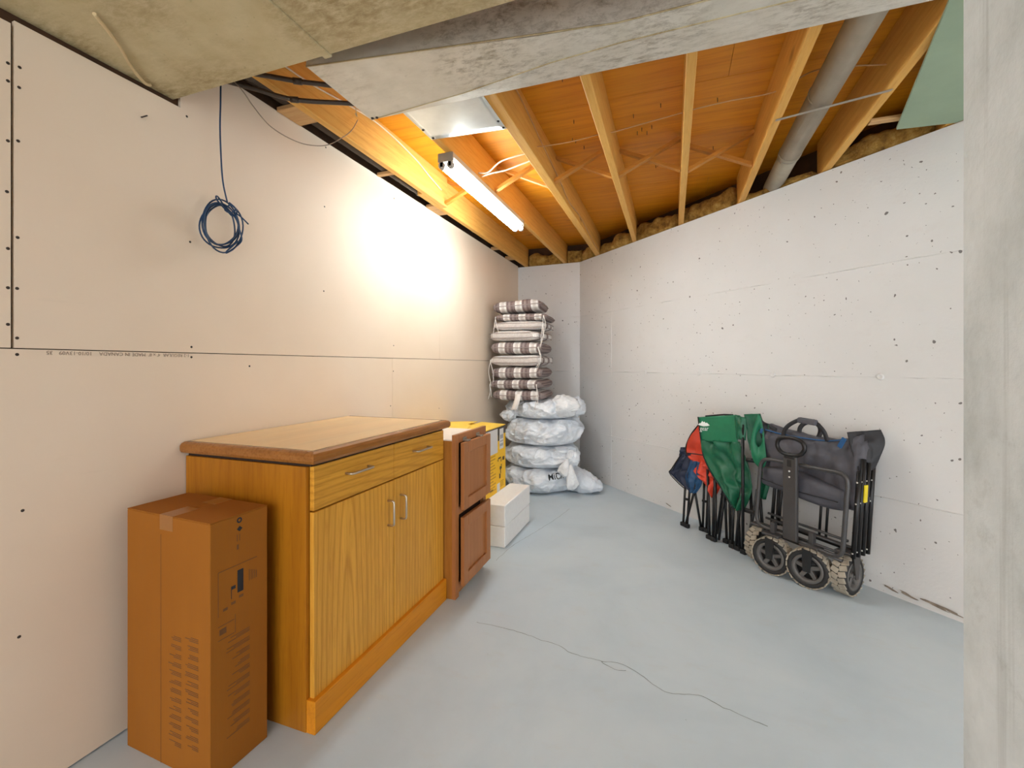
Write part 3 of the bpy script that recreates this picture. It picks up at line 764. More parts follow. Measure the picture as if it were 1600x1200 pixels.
for y0, y1 in ((CY0 + 0.014, ym - 0.0015), (ym + 0.0015, CY1 - 0.002)):
    dr = MB().rbox(DX0, DX1, y0, y1, 0.722, 0.868, 0.0015, 1).build('drawer', 'oak_drawer', cab)
    yc = (y0 + y1) / 2 - 0.01
    bar_handle(dr, (DX1, yc - 0.062, 0.812), (DX1, yc + 0.062, 0.812), (0.03, 0, 0))
for y0, y1, hy in ((CY0 + 0.014, ym - 0.0015, ym - 0.045), (ym + 0.0015, CY1 - 0.002, ym + 0.045)):
    do = MB().rbox(DX0, DX1, y0, y1, 0.098, 0.7165, 0.0015, 1).build('door', 'oak_door' if y0 < ym - 0.1 else 'oak_door_b', cab)
    bar_handle(do, (DX1, hy, 0.642), (DX1, hy, 0.540), (0.03, 0, 0))

# ------------------------------------------------------------------ tall cardboard box
bx = thing('cardboard_box', 'tall sealed cardboard box standing against the oak cabinet side', 'box', (-1.425, 1.01, 0), math.radians(-2.0))
hx, hy, hz = 0.192, 0.0935, 0.750
L_ = dict(world=False)
mb = MB().rbox(-hx, hx, -hy, hy, 0, hz - 0.003, 0.003, 2); mb.build('carton', 'cardboard', bx, **L_)
# top flaps meeting along the middle
for s in (-1, 1):
    x0, x1 = (-hx, -0.001) if s < 0 else (0.001, hx)
    MB().rbox(x0, x1, -hy, hy, hz - 0.003, hz, 0.001, 1).build('flap', 'cardboard', bx, **L_)
tp = MB().box(-0.030, 0.030, -hy - 0.0004, -hy * 0.15, hz, hz + 0.0004)
tp.box(-0.030, 0.030, -hy - 0.0006, -hy, hz - 0.045, hz); tp.build('tape', 'tape', bx, **L_)
MB().box(-0.030, 0.030, hy * 0.35, hy, hz, hz + 0.0004).build('tape', 'tape', bx, **L_)
# front (narrow end seam) + printing
mb = MB().box(-0.026, -0.0245, -hy - 0.0005, -hy, 0, hz - 0.06); mb.build('seam', 'print', bx, **L_)
mb = MB()
rnd = random.Random(3)
for col_x in (0.010, 0.085):
    for i in range(13):
        z = 0.395 - i * 0.026 + (0.012 if col_x > 0.05 else 0)
        for k in range(3):
            w_ = rnd.uniform(0.025, 0.058)
            mb.box(col_x + 0.058 - w_, col_x + 0.058, -hy - 0.0005, -hy, z - k * 0.005, z - k * 0.005 + 0.0022)
mb.build('printing', 'print', bx, **L_)['kind'] = 'stuff'
mb = MB()
for i in range(11):
    z = 0.39 - i * 0.028
    for k in range(3):
        w_ = rnd.uniform(0.03, 0.075)
        mb.box(hx, hx + 0.0005, 0.03 - w_, 0.03, z - k * 0.005, z - k * 0.005 + 0.0022)
# frame of the picture panel
for (y0, y1, z0, z1) in ((-0.07, 0.055, 0.598, 0.600), (-0.07, -0.0685, 0.47, 0.6), (-0.07, -0.02, 0.44, 0.442), (-0.07, -0.02, 0.40, 0.402), (-0.018, -0.0165, 0.40, 0.455)):
    mb.box(hx, hx + 0.0005, y0, y1, z0, z1)
for i in range(5): mb.box(hx, hx + 0.0005, 0.028 + i * 0.006, 0.030 + i * 0.006, 0.535, 0.57 - i * 0.003)
for y0, z0 in ((-0.055, 0.48), (-0.03, 0.487), (-0.005, 0.497)): mb.box(hx, hx + 0.0005, y0, y0 + 0.014, z0, z0 + 0.008)
mb.box(hx, hx + 0.0005, -0.066, -0.045, 0.415, 0.432); mb.box(hx, hx + 0.0005, -0.012, -0.006, 0.645, 0.66)
mb.box(hx, hx + 0.0005, -0.012, -0.010, 0.67, 0.69); mb.box(hx, hx + 0.0005, -0.004, -0.002, 0.67, 0.69)
mb.build('printing', 'print', bx, **L_)['kind'] = 'stuff'
mb = MB()
mb.box(hx, hx + 0.0006, -0.010, 0.009, 0.515, 0.582); mb.build('black_printing', 'print_black', bx, **L_); mb = MB(); mb.box(hx, hx + 0.0006, -0.030, -0.016, 0.532, 0.542)
mb.box(hx, hx + 0.0006, -0.030, -0.0285, 0.505, 0.532)
mb.build('black_printing', 'print_black', bx, **L_); mb = MB()
mr = Matrix.Translation((hx + 0.0003, -0.004, 0.732)) @ Matrix.Rotation(math.radians(90), 4, 'Y')
mb.lathe([(0.004, 0), (0.0085, 0), (0.0085, 0.0004), (0.004, 0.0004)], 18, mr, False, True)
mb.build('black_printing', 'print_black', bx, **L_); mb = MB()
mb.prism([(hx, -0.012, 0.706), (hx, -0.003, 0.714), (hx, 0.006, 0.706), (hx, -0.003, 0.698)], (0.0006, 0, 0))
mb.build('black_printing', 'print_black', bx, **L_)

# ------------------------------------------------------------------ brown two-door cabinet
bc2 = thing('drawer_cabinet', 'narrow brown wooden cabinet with two framed fronts beside the oak cabinet', 'cabinet', (-1.34, 2.26, 0))
BX, BY0, BY1, BH = -1.042, 2.058, 2.455, 0.842
MB().box(LX + 0.03, BX - 0.02, BY0 + 0.012, BY1, 0.0, BH - 0.03).build('carcass', 'brown_side', bc2)
MB().rbox(LX + 0.03, BX - 0.02, BY0, BY0 + 0.012, 0.0, BH - 0.03, 0.001, 1).build('side_panel', 'brown_side', bc2)
MB().box(LX + 0.03, BX - 0.02, BY0, BY1, BH - 0.03, BH - 0.024).build('top_panel', 'white_board', bc2)
# face frame
for y0, y1, z0, z1 in ((BY0, BY0 + 0.04, 0, BH), (BY1 - 0.04, BY1, 0.03, BH), (BY0 + 0.04, BY1 - 0.04, BH - 0.045, BH), (BY0 + 0.04, BY1 - 0.04, 0.425, 0.465), (BY0 + 0.04, BY1 - 0.04, 0.03, 0.075)):
    MB().rbox(BX - 0.02, BX, y0, y1, z0, z1, 0.001, 1).build('face_frame', 'brown_cab', bc2)
MB().box(BX - 0.021, BX - 0.019, BY0 + 0.03, BY1 - 0.03, 0.07, BH - 0.04).build('back_panel', 'dark_gap', bc2)
for z0, z1 in ((0.452, 0.799), (0.060, 0.414)):
    fr = thing('front_panel', '', ''); del fr['label']; del fr['category']
    fr.parent = bc2; fr.location = Vector((BX, (BY0 + BY1) / 2, z0)) - bc2.location
    y0, y1 = BY0 + 0.034, BY1 - 0.006
    x0, x1 = BX + 0.012, BX + 0.033
    fw = 0.055
    for a0, a1, b0, b1 in ((y0, y0 + fw, z0, z1), (y1 - fw, y1, z0, z1), (y0 + fw, y1 - fw, z0, z0 + fw), (y0 + fw, y1 - fw, z1 - fw, z1)):
        MB().rbox(x0, x1, a0, a1, b0, b1, 0.002, 1).build('frame_rail', 'brown_cab', fr)
    MB().box(x0 + 0.002, x0 + 0.009, y0 + fw - 0.002, y1 - fw + 0.002, z0 + fw - 0.002, z1 - fw + 0.002).build('inset_panel', 'brown_cab', fr)
    MB().box(BX, x0 + 0.004, y0 + 0.03, y1 - 0.03, z0 + 0.03, z1 - 0.03).build('inner_panel', 'dark_gap', fr)
for y in (BY0 + 0.085, BY0 + 0.255):
    mb = MB().rbox(BX, BX + 0.03, y, y + 0.042, 0.799, 0.807, 0.002, 1); mb.rbox(BX, BX + 0.004, y, y + 0.042, 0.799, 0.82, 0.001, 1)
    mb.build('hinge', 'hinge', bc2)

# ------------------------------------------------------------------ yellow carton
yb = thing('yellow_carton', 'yellow shipping carton with a dark top band behind the brown cabinet', 'box', (-1.43, 2.93, 0))
YX0, YX1, YY0, YY1, YZ = -1.665, -1.200, 2.50, 3.214, 0.750
MB().rbox(YX0, YX1, YY0, YY1, 0.0, YZ - 0.003, 0.003, 1).build('carton', 'yellow', yb)
mb = MB().box(YX1, YX1 + 0.0006, YY0 + 0.002, YY1 - 0.002, YZ - 0.062, YZ - 0.004); mb.box(YX1, YX1 + 0.0006, 3.052, 3.082, YZ - 0.105, YZ - 0.05)
mb.box(YX0 + 0.002, YX1, YY0 - 0.0006, YY0, YZ - 0.062, YZ - 0.004)
mb.build('dark_band', 'carton_band', yb)
mb = MB().box(YX1, YX1 + 0.0012, 2.80, 3.045, YZ - 0.185, YZ - 0.012); mb.box(YX1, YX1 + 0.0012, 3.085, 3.165, YZ - 0.17, YZ - 0.02)
mb.build('shipping_label', 'paper', yb)
mb = MB()
for z0, z1 in ((0.655, 0.685), (0.60, 0.62), (0.632, 0.642)): mb.box(YX1, YX1 + 0.0016, 3.092, 3.158, z0, z1)
mb.build('label_print', 'grey_ink', yb)
mb = MB()
for y0, y1, z0, z1 in ((3.06, 3.115, 0.510, 0.522), (3.05, 3.062, 0.495, 0.512), (3.112, 3.124, 0.485, 0.505), (3.145, 3.185, 0.488, 0.515), (3.09, 3.13, 0.43, 0.452), (3.10, 3.115, 0.40, 0.43), (3.08, 3.105, 0.365, 0.40), (3.115, 3.13, 0.455, 0.465), (2.9, 2.96, 0.31, 0.318)):
    mb.box(YX1, YX1 + 0.0008, y0, y1, z0, z1)
mb.build('printing', 'carton_ink', yb)['kind'] = 'stuff'
mb = MB()
for i in range(12):
    z = 0.545 - i * 0.022; mb.box(YX1, YX1 + 0.0007, 2.9, 2.9 + rnd.uniform(0.06, 0.14), z, z + 0.008)
for i in range(4): mb.box(YX1, YX1 + 0.0007, 3.10, 3.17, 0.30 + i * 0.012, 0.306 + i * 0.012)
mb.build('faint_printing', 'carton_faint', yb)['kind'] = 'stuff'
MB().box(YX1, YX1 + 0.001, 3.035, 3.09, 0.275, 0.335).build('shipping_label', 'paper', yb)
# flaps, partly lifted
def fl(pts):
    MB().prism(pts, (0, 0, 0.004)).build('flap', 'yellow_top', yb)
fl([(YX1 - 0.001, YY0, YZ - 0.003), (YX1 - 0.001, YY1, YZ - 0.003), (YX1 - 0.20, YY1 - 0.005, YZ + 0.006), (YX1 - 0.20, YY0 + 0.005, YZ + 0.006)])
fl([(YX0 + 0.001, YY1, YZ - 0.003), (YX0 + 0.001, YY0, YZ - 0.003), (YX0 + 0.24, YY0 + 0.005, YZ + 0.012), (YX0 + 0.24, YY1 - 0.02, YZ + 0.012)])
fl([(YX0 + 0.02, YY0 + 0.02, YZ + 0.016), (YX1 - 0.03, YY0 + 0.02, YZ + 0.008), (YX1 - 0.12, YY0 + 0.34, YZ + 0.036), (YX0 + 0.03, YY0 + 0.40, YZ + 0.030)])

# ------------------------------------------------------------------ foam blocks
fb = MB().rbox(-1.196, -1.032, 2.75, 3.295, 0.002, 0.1375, 0.005, 2).build('foam_block', 'foam')
tag(fb, 'white foam block on the floor, lower of the two in front of the carton', 'foam block', 'white foam blocks')
fb = MB().rbox(-1.197, -1.031, 2.752, 3.298, 0.139, 0.280, 0.006, 2).build('foam_block', 'foam')
tag(fb, 'white foam block lying on top of another foam block', 'foam block', 'white foam blocks')

# ------------------------------------------------------------------ bagged tires
TC = Vector((-1.205, 4.285, 0))
def crease(p, sd, f):
    return (1 - min(1.0, abs(fbm((p[0] + sd, p[1] - sd, p[2] * 1.3 + sd), f, 2)) * 3.0)) ** 2
def tire_bag(z0, z1, r, cx, cy, sd, label, tilt=0.0):
    th = thing('tire_bag', label, 'wrapped tire', (cx, cy, z0), 0, 'bagged tires stacked in the corner')
    h = z1 - z0
    def fn(u, v):
        an = 2 * math.pi * u
        ph = math.pi * (v - 0.5)
        c_ = math.copysign(abs(math.cos(ph)) ** 0.30, math.cos(ph)); s_ = math.copysign(abs(math.sin(ph)) ** 0.9, math.sin(ph))
        rr = r * c_ * (1 + 0.025 * math.sin(3 * an + sd) + 0.02 * math.sin(5 * an + 2 * sd))
        x = rr * math.cos(an); y = rr * math.sin(an); z = h / 2 + s_ * h / 2
        w_ = min(1.0, c_ * 1.15)
        # big pleats slanting round the tire, then sharp small creases
        sl = math.sin(an * 9 + z * 16 * math.sin(sd) + 2.5 * fbm((x, y, z + sd), 3.0, 2))
        k = 0.030 * fbm((x + sd * 2, y, z * 1.4), 3.6, 3) + 0.012 * sl * abs(sl) + 0.030 * crease((x, y, z), sd, 3.6) + 0.016 * crease((x, y, z), sd + 9, 7.5)
        k = (k - 0.018) * w_
        zz = z + 0.25 * k
        return (x + math.cos(an) * k, y + math.sin(an) * k, max(0.0, min(h, zz)))
    MB().grid(fn, 240, 60, True, None, True).build('bag', 'bag', th, False)
    return th
def puff(parent, c, sx, sy, sz, sd, mat, rot=None, amp=0.02, ridges=7):
    def fn(u, v):
        an = 2 * math.pi * u; ph = math.pi * (v - 0.5)
        p = Vector((math.cos(an) * math.cos(ph), math.sin(an) * math.cos(ph), math.sin(ph)))
        k = 1 + amp / min(sx, sy, sz) * (0.30 * math.cos(ridges * an + 2 * fbm(p, 1.2, 2) * 2 + sd) * math.cos(ph) + 0.8 * fbm(p + Vector((sd, 0, 0)), 1.1, 2) + 0.7 * crease(p, sd, 1.6) - 0.3)
        q = Vector((p.x * sx, p.y * sy, p.z * sz)) * k
        if rot: q = rot @ q
        return q + Vector(c)
    return MB().grid(fn, 40, 22, True, None, True).build(mat[0], mat[1], parent, False)
b1 = tire_bag(0.0, 0.232, 0.352, -1.215, 4.285, 1.0, 'grey-white plastic bag around a tire on the floor, lowest of the stack, with black lettering')
b2 = tire_bag(0.232, 0.442, 0.356, -1.205, 4.29, 2.3, 'grey-white plastic bag around a tire with knotted handles hanging at its side')
b3 = tire_bag(0.442, 0.700, 0.366, -1.195, 4.30, 3.9, 'grey-white plastic bag around a tire with no knot in sight, second from the top')
b4 = tire_bag(0.700, 0.880, 0.372, -1.19, 4.29, 5.2, 'white plastic bag around a tire carrying the cushions, bunched up at its front')
# gathered plastic at the front of the top bag
vd = Vector((0.27, -0.963, 0)); vr = Vector((0.963, 0.27, 0))
c_ = vd * 0.27 + vr * 0.175 + Vector((0, 0, 0.125))
puff(b4, c_, 0.145, 0.11, 0.105, 2.0, ('bunched_plastic', 'bag_white'), None, 0.022, 6)
c_ = vd * 0.12 + vr * 0.30 + Vector((0, 0, 0.10)); puff(b4, c_, 0.09, 0.11, 0.09, 5.0, ('bunched_plastic', 'bag'), None, 0.02, 5)
c_ = vd * 0.17 - vr * 0.345 + Vector((0, 0, 0.03)); puff(b4, c_, 0.07, 0.07, 0.05, 4.0, ('bunched_plastic', 'bag_white'), None, 0.02, 5)
# knotted handles of the second bag
def petal(parent, name, mat, top, length, width, lean, sd, spin=0.0):
    """hanging twist of plastic: pinched at the top, fanned out below, pleated lengthwise"""
    ax = (vr * math.cos(spin) + vd * math.sin(spin)); fr = (vd * math.cos(spin) - vr * math.sin(spin))
    def fn(u, v):
        an = 2 * math.pi * u
        w_ = width * (0.22 + 0.78 * math.sin(min(1.0, v * 1.15) * math.pi / 2) ** 1.3) * (1.0 if v < 0.85 else max(0.0, (1 - v) / 0.15) ** 0.5)
        d_ = 0.45 * w_ + 0.004
        pl = 1 + 0.16 * math.cos(6 * an + sd) * v + 0.25 * fbm((math.cos(an), math.sin(an), v * 2 + sd), 1.2, 2)
        p = Vector(top) + ax * (math.cos(an) * w_ * pl + lean * v) + fr * (math.sin(an) * d_ * pl) - Vector((0, 0, length * v - 0.018 * math.cos(2 * an + sd) * v))
        return p
    MB().grid(fn, 36, 20, True, None, True).build(name, mat, parent, False)
c_ = vd * 0.330 + vr * 0.262 + Vector((0, 0, 0.115)); puff(b2, c_, 0.070, 0.055, 0.075, 1.0, ('knot', 'bag'), None, 0.012, 4)
petal(b2, 'bag_handle', 'bag_white', vd * 0.385 + vr * 0.215 + Vector((0, 0, 0.125)), 0.15, 0.052, -0.035, 1.0, 0.2)
petal(b2, 'bag_handle', 'bag_white', vd * 0.395 + vr * 0.250 + Vector((0, 0, 0.075)), 0.215, 0.060, 0.015, 4.0, -0.2)
# tail of the lowest bag spread over the floor
def tail(u, v):
    an = 2 * math.pi * u; ph = math.pi * (v - 0.5)
    lx = math.sin(ph); cr = abs(math.cos(ph)) ** 0.6
    hz_ = 0.105 - 0.055 * lx                      # sinks towards the tip
    cz = hz_ + 0.004
    y_ = math.cos(an) * 0.115 * cr; z_ = cz + math.sin(an) * hz_ * cr
    k = 0.020 * crease((lx, math.cos(an) * 0.6, math.sin(an) * 0.6), 2.0, 1.8) + 0.020 * fbm((lx, math.cos(an), math.sin(an)), 1.4, 3)
    p = vr * (0.375 + 0.195 * lx) + vd * (0.16 + 0.02 * lx + y_ + k * math.cos(an)) + Vector((0, 0, z_ + k * math.sin(an)))
    p.z = max(0.001, p.z); return p
MB().grid(tail, 48, 36, True, None, True).build('bag_tail', 'bag', b1, False)
# lettering on the lowest bag: mapped round the bulge
def bag_text(body, size, parent, r, an0, z, mat, sx=1.0):
    o = text_mesh('lettering', body, size, mat, parent, Matrix.Identity(4), 0.0008, sx, 0.0004)
    from mathutils.bvhtree import BVHTree
    bg = [c for c in parent.children if c.name.startswith('bag') and 'tail' not in c.name][0].data
    tree = BVHTree.FromPolygons([v.co.copy() for v in bg.vertices], [tuple(p.vertices) for p in bg.polygons])
    bm = bmesh.new(); bm.from_mesh(o.data)
    bmesh.ops.subdivide_edges(bm, edges=[e for e in bm.edges if e.calc_length() > 0.012], cuts=3)
    bmesh.ops.triangulate(bm, faces=bm.faces[:]); bm.to_mesh(o.data); bm.free()
    for v in o.data.vertices:
        a = an0 + v.co.x / r; d_ = Vector((math.cos(a), math.sin(a), 0)); z_ = z + v.co.y
        hit = tree.ray_cast(d_ * 0.7 + Vector((0, 0, z_)), -d_)[0]
        rr = (hit.xy.length if hit else r) + 0.0035 + v.co.z
        v.co = d_ * rr + Vector((0, 0, z_))
    return o
an_c = math.atan2(vd.y, vd.x)
bag_text('MICH', 0.074, b1, 0.380, an_c + 0.17, 0.150, 'print_black', 1.1)

# ------------------------------------------------------------------ stack of striped chair cushions
def cushion_mesh(w, d, h, mat, sd):
    def fn(u, v):
        # closed superellipsoid surface
        an = 2 * math.pi * u; ph = math.pi * (v - 0.5)
        ex = 0.26
        cx = math.copysign(abs(math.cos(an)) ** ex, math.cos(an)); sy = math.copysign(abs(math.sin(an)) ** ex, math.sin(an))
        cp = abs(math.cos(ph)) ** 0.42; sp = math.copysign(abs(math.sin(ph)) ** 0.62, math.sin(ph))
        x = w / 2 * cx * cp; y = d / 2 * sy * cp; z = h / 2 * sp
        z *= 0.80 + 0.2 * (1 - (abs(x) / (w / 2)) ** 3) 
        k = 0.010 * fbm((x + sd, y, z), 7, 3)
        return (x + k * cx, y + k * sy, z + h / 2 + k * 0.5)
    return MB().grid(fn, 96, 26, True, None, True)
ordn = ['topmost', 'second', 'third', 'fourth', 'fifth', 'sixth', 'seventh', 'eighth', 'ninth']
zc = 0.868
spec = [  # from the bottom: height, material, x shift, y shift, yaw deg
    (0.105, 'cush_x', 0.012, 0.0, 2), (0.100, 'cush_x', 0.0, 0.0, -2), (0.118, 'cush_x', 0.004, 0.0, 1), (0.112, 'cush_y', 0.004, 0.0, -1.5),
    (0.122, 'cush_x', 0.0, 0.0, 1), (0.102, 'cush_y', -0.006, -0.01, -3), (0.088, 'cush_y', 0.02, 0.02, 4), (0.075, 'cush_x', 0.03, 0.03, 3), (0.115, 'cush_x', -0.012, 0.02, 6)]
CX, CYC = -1.376, 4.150
for i, (h, mat, dx, dy, yaw) in enumerate(spec):
    k = len(spec) - 1 - i
    lab = ('topmost' if k == 0 else ('lowest' if i == 0 else ordn[k] + ' from the top')) + ' brown and white striped chair cushion in the corner stack'
    t_ = thing('chair_cushion', lab, 'cushion', (CX + dx, CYC + dy, zc), math.radians(yaw), 'striped chair cushions in the corner stack')
    if k == 0: t_.rotation_euler = (math.radians(0), math.radians(-3.5), math.radians(yaw)); t_.location.z += 0.012
    w_, d_ = (0.475, 0.47) if k == 0 else (0.50, 0.49)
    cushion_mesh(w_, d_, h, mat, i * 2.7).build('pad', mat, t_, False)
    # piping round the middle edge
    for zz in ((0.30, 0.74) if mat == 'cush_y' else (0.5,)):
        pts = []
        for j in range(56):
            an = 2 * math.pi * j / 56; ex = 0.26
            x = (w_ / 2 + 0.001) * math.copysign(abs(math.cos(an)) ** ex, math.cos(an)); y = (d_ / 2 + 0.001) * math.copysign(abs(math.sin(an)) ** ex, math.sin(an))
            kx = 0.010 * fbm((x + i * 2.7, y, h * zz - h / 2), 7, 3); q = 0.985 if zz != 0.5 else 1.0
            pts.append(((x + math.copysign(kx, x)) * q, (y + math.copysign(kx, y)) * q, h * zz + 0.002 * math.sin(j)))
        MB().tube(pts, 0.0035, 6, True).build('piping', 'piping', t_, False)
    # ties hanging from the corners
    rr = random.Random(i + 20)
    for sx in {0: (), 1: (-1, 1), 2: (1,), 3: (), 4: (1,), 5: (-1,), 6: (), 7: (-1, 1), 8: ()}[k]:
        x = sx * (w_ / 2 - 0.02); y = -d_ / 2 - 0.006
        ln = rr.uniform(0.09, 0.22)
        for q in range(2):
            pts = [(x, y + 0.012, h * 0.55), (x + 0.004 * q, y - 0.008, h * 0.45), (x + rr.uniform(-.02, .03), y - 0.010, h * 0.2 - ln * 0.35), (x + rr.uniform(-.03, .04), y - 0.008, h * 0.2 - ln * (1 if q else 0.8))]
            MB().tube(spline(pts, 6), 0.0028, 6, flat=0.5).build('tie', 'tie', t_, False)
    zc += h
    if i == 0:
        def tagf(u, v): return (-0.005 + 0.055 * u - 0.035 * v ** 2, -d_ / 2 - 0.010 - 0.03 * v, 0.070 - 0.145 * v)
        MB().grid(tagf, 2, 10).build('care_tag', 'tie', t_, False, solid=0.001)
# ------------------------------------------------------------------ folding chairs by the angled wall
ROT = math.radians(-45)
def wall_thing(name, label, cat, a, o, group=None): return thing(name, label, cat, R(a, o, 0), ROT, group)
def W3(pts, a0, o0): return [(a - a0, -(o - o0), z) for a, o, z in pts]
def cloth(parent, name, mat, left, right, a0, o0, nu=24, nv=26, folds=3.0, amp=0.02, sd=0.0, thick=0.004, belly=0.0):
    Lc = spline(W3(left, a0, o0), 10); Rc = spline(W3(right, a0, o0), 10)
    def samp(C, v):
        f = v * (len(C) - 1); i = min(int(f), len(C) - 2); return C[i].lerp(C[i + 1], f - i)
    def fn(u, v):
        p = samp(Lc, v).lerp(samp(Rc, v), u)
        e_ = math.sin(math.pi * u)
        k = amp * (math.sin(folds * 2 * math.pi * u + sd + 3 * v) * 0.6 + 1.3 * fbm((u * 1.5 + sd, v * 2, sd), 2.2, 3)) * (0.25 + 0.75 * e_)
        return p + Vector((0, -k - belly * e_, 0))
    o = MB().grid(fn, nu, nv).build(name, mat, parent, False, solid=thick)
    return o
def legs(parent, name, segs, a0, o0, r=0.008, mat='leg'):
    for s in segs:
        MB().tube(W3(s, a0, o0), r, 9).build(name, mat, parent, False)
def foot(parent, a, o, a0, o0):
    m = Matrix.Translation((a - a0, -(o - o0), 0))
    MB().rbox(-0.020, 0.020, -0.014, 0.014, 0.0, 0.030, 0.006, 2, m).build('foot', 'rubber', parent, False)

# blue chair
A0, O0 = 1.73, 0.15
ch = wall_thing('camp_chair', 'folded camp chair with small navy and blue fabric leaning on the concrete wall', 'camp chair', A0, O0, 'folded camp chairs')
legs(ch, 'leg', [[(1.665, 0.20, 0.01), (1.665, 0.17, 0.42)], [(1.702, 0.20, 0.01), (1.70, 0.15, 0.50)], [(1.70, 0.21, 0.03), (1.785, 0.17, 0.42)], [(1.795, 0.16, 0.02), (1.72, 0.17, 0.40)], [(1.80, 0.15, 0.01), (1.80, 0.13, 0.44)], [(1.832, 0.15, 0.01), (1.832, 0.12, 0.46)]], A0, O0, 0.0085)
for a, o in ((1.665, 0.20), (1.705, 0.205), (1.798, 0.155), (1.834, 0.15)): foot(ch, a, o, A0, O0)
for a, o, z in ((1.695, 0.205, 0.21), (1.815, 0.15, 0.22)):
    MB().rbox(-0.018, 0.018, -0.008, 0.008, -0.008, 0.008, 0.003, 1, Matrix.Translation((a - A0, -(o - O0), z))).build('joint', 'rubber', ch, False)
cloth(ch, 'seat_fabric', 'navy', [(1.62, 0.16, 0.52), (1.545, 0.18, 0.40), (1.53, 0.19, 0.365), (1.62, 0.19, 0.31), (1.70, 0.19, 0.275)], [(1.70, 0.16, 0.55), (1.71, 0.18, 0.44), (1.71, 0.20, 0.40), (1.72, 0.20, 0.33), (1.73, 0.19, 0.28)], A0, O0, 18, 20, 1.5, 0.016, 1.0)
cloth(ch, 'seat_fabric', 'blue', [(1.72, 0.18, 0.50), (1.70, 0.20, 0.42), (1.69, 0.21, 0.36), (1.71, 0.20, 0.30), (1.72, 0.19, 0.26)], [(1.80, 0.17, 0.50), (1.80, 0.18, 0.42), (1.82, 0.18, 0.37), (1.80, 0.18, 0.32), (1.77, 0.18, 0.27)], A0, O0, 18, 20, 2.0, 0.016, 3.0)
cloth(ch, 'arm_fabric', 'navy', [(1.60, 0.15, 0.575), (1.595, 0.16, 0.54), (1.59, 0.17, 0.50), (1.61, 0.17, 0.46)], [(1.68, 0.13, 0.58), (1.70, 0.15, 0.54), (1.70, 0.16, 0.50), (1.69, 0.16, 0.46)], A0, O0, 14, 14, 1.0, 0.02, 2.0)
MB().tube(spline(W3([(1.62, 0.175, 0.525), (1.548, 0.195, 0.405), (1.533, 0.205, 0.368), (1.62, 0.205, 0.312), (1.70, 0.205, 0.278)], A0, O0), 6), 0.0045, 6).build('binding', 'black_edge', ch, False)
# red chair
A0, O0 = 1.96, 0.15
ch = wall_thing('camp_chair', 'folded camp chair with orange-red fabric between the blue and green ones', 'camp chair', A0, O0, 'folded camp chairs')
legs(ch, 'leg', [[(1.935, 0.235, 0.01), (1.86, 0.17, 0.46)], [(1.965, 0.24, 0.01), (1.915, 0.16, 0.52)], [(1.985, 0.235, 0.02), (1.935, 0.18, 0.44)], [(2.005, 0.23, 0.02), (2.01, 0.15, 0.50)], [(2.035, 0.19, 0.02), (1.965, 0.13, 0.50)], [(2.055, 0.18, 0.01), (2.00, 0.12, 0.50)], [(1.92, 0.15, 0.02), (1.99, 0.11, 0.62)]], A0, O0, 0.009)
for a, o in ((1.93, 0.235), (1.972, 0.24), (2.03, 0.19), (2.06, 0.18)): foot(ch, a, o, A0, O0)
cloth(ch, 'back_fabric', 'red', [(1.755, 0.13, 0.765), (1.695, 0.15, 0.68), (1.655, 0.16, 0.58), (1.675, 0.17, 0.525), (1.735, 0.17, 0.485)], [(1.90, 0.12, 0.77), (1.90, 0.13, 0.69), (1.90, 0.14, 0.60), (1.90, 0.15, 0.54), (1.90, 0.15, 0.47)], A0, O0, 20, 22, 1.2, 0.018, 0.5)
cloth(ch, 'seat_fabric', 'red', [(1.735, 0.17, 0.50), (1.735, 0.18, 0.44), (1.79, 0.19, 0.40), (1.845, 0.19, 0.36), (1.90, 0.19, 0.275)], [(1.97, 0.15, 0.53), (1.985, 0.17, 0.45), (1.985, 0.17, 0.40), (1.96, 0.17, 0.34), (1.93, 0.18, 0.28)], A0, O0, 24, 22, 2.6, 0.029, 1.7)
MB().tube(spline(W3([(1.755, 0.135, 0.768), (1.695, 0.155, 0.682), (1.655, 0.165, 0.58), (1.675, 0.175, 0.527)], A0, O0), 6), 0.005, 6).build('binding', 'black_edge', ch, False)
MB().tube(spline(W3([(1.675, 0.18, 0.545), (1.77, 0.185, 0.555), (1.90, 0.18, 0.56)], A0, O0), 6), 0.004, 6).build('binding', 'black_edge', ch, False)
# green chair
A0, O0 = 2.13, 0.2
ch = wall_thing('camp_chair', 'folded camp chair with green fabric and white mountain logo', 'camp chair', A0, O0, 'folded camp chairs')
legs(ch, 'leg', [[(2.105, 0.225, 0.01), (2.09, 0.19, 0.40)], [(2.135, 0.23, 0.01), (2.15, 0.19, 0.42)], [(2.16, 0.225, 0.02), (2.11, 0.18, 0.42)], [(2.195, 0.24, 0.01), (2.175, 0.215, 0.82)], [(2.215, 0.235, 0.01), (2.26, 0.19, 0.42)], [(2.225, 0.18, 0.01), (2.18, 0.15, 0.42)], [(2.285, 0.16, 0.02), (2.24, 0.15, 0.46)]], A0, O0, 0.0095)
for a, o in ((2.105, 0.225), (2.145, 0.225), (2.20, 0.24), (2.222, 0.185)): foot(ch, a, o, A0, O0)
MB().tube(W3([(2.205, 0.222, 0.60), (2.26, 0.20, 0.60)], A0, O0), 0.013, 10).build('joint', 'rubber', ch, False)
MB().rbox(-0.03, 0.045, -0.012, 0.012, -0.012, 0.012, 0.004, 1, Matrix.Translation((2.215 - A0, -(0.215 - O0), 0.275))).build('joint', 'rubber', ch, False)
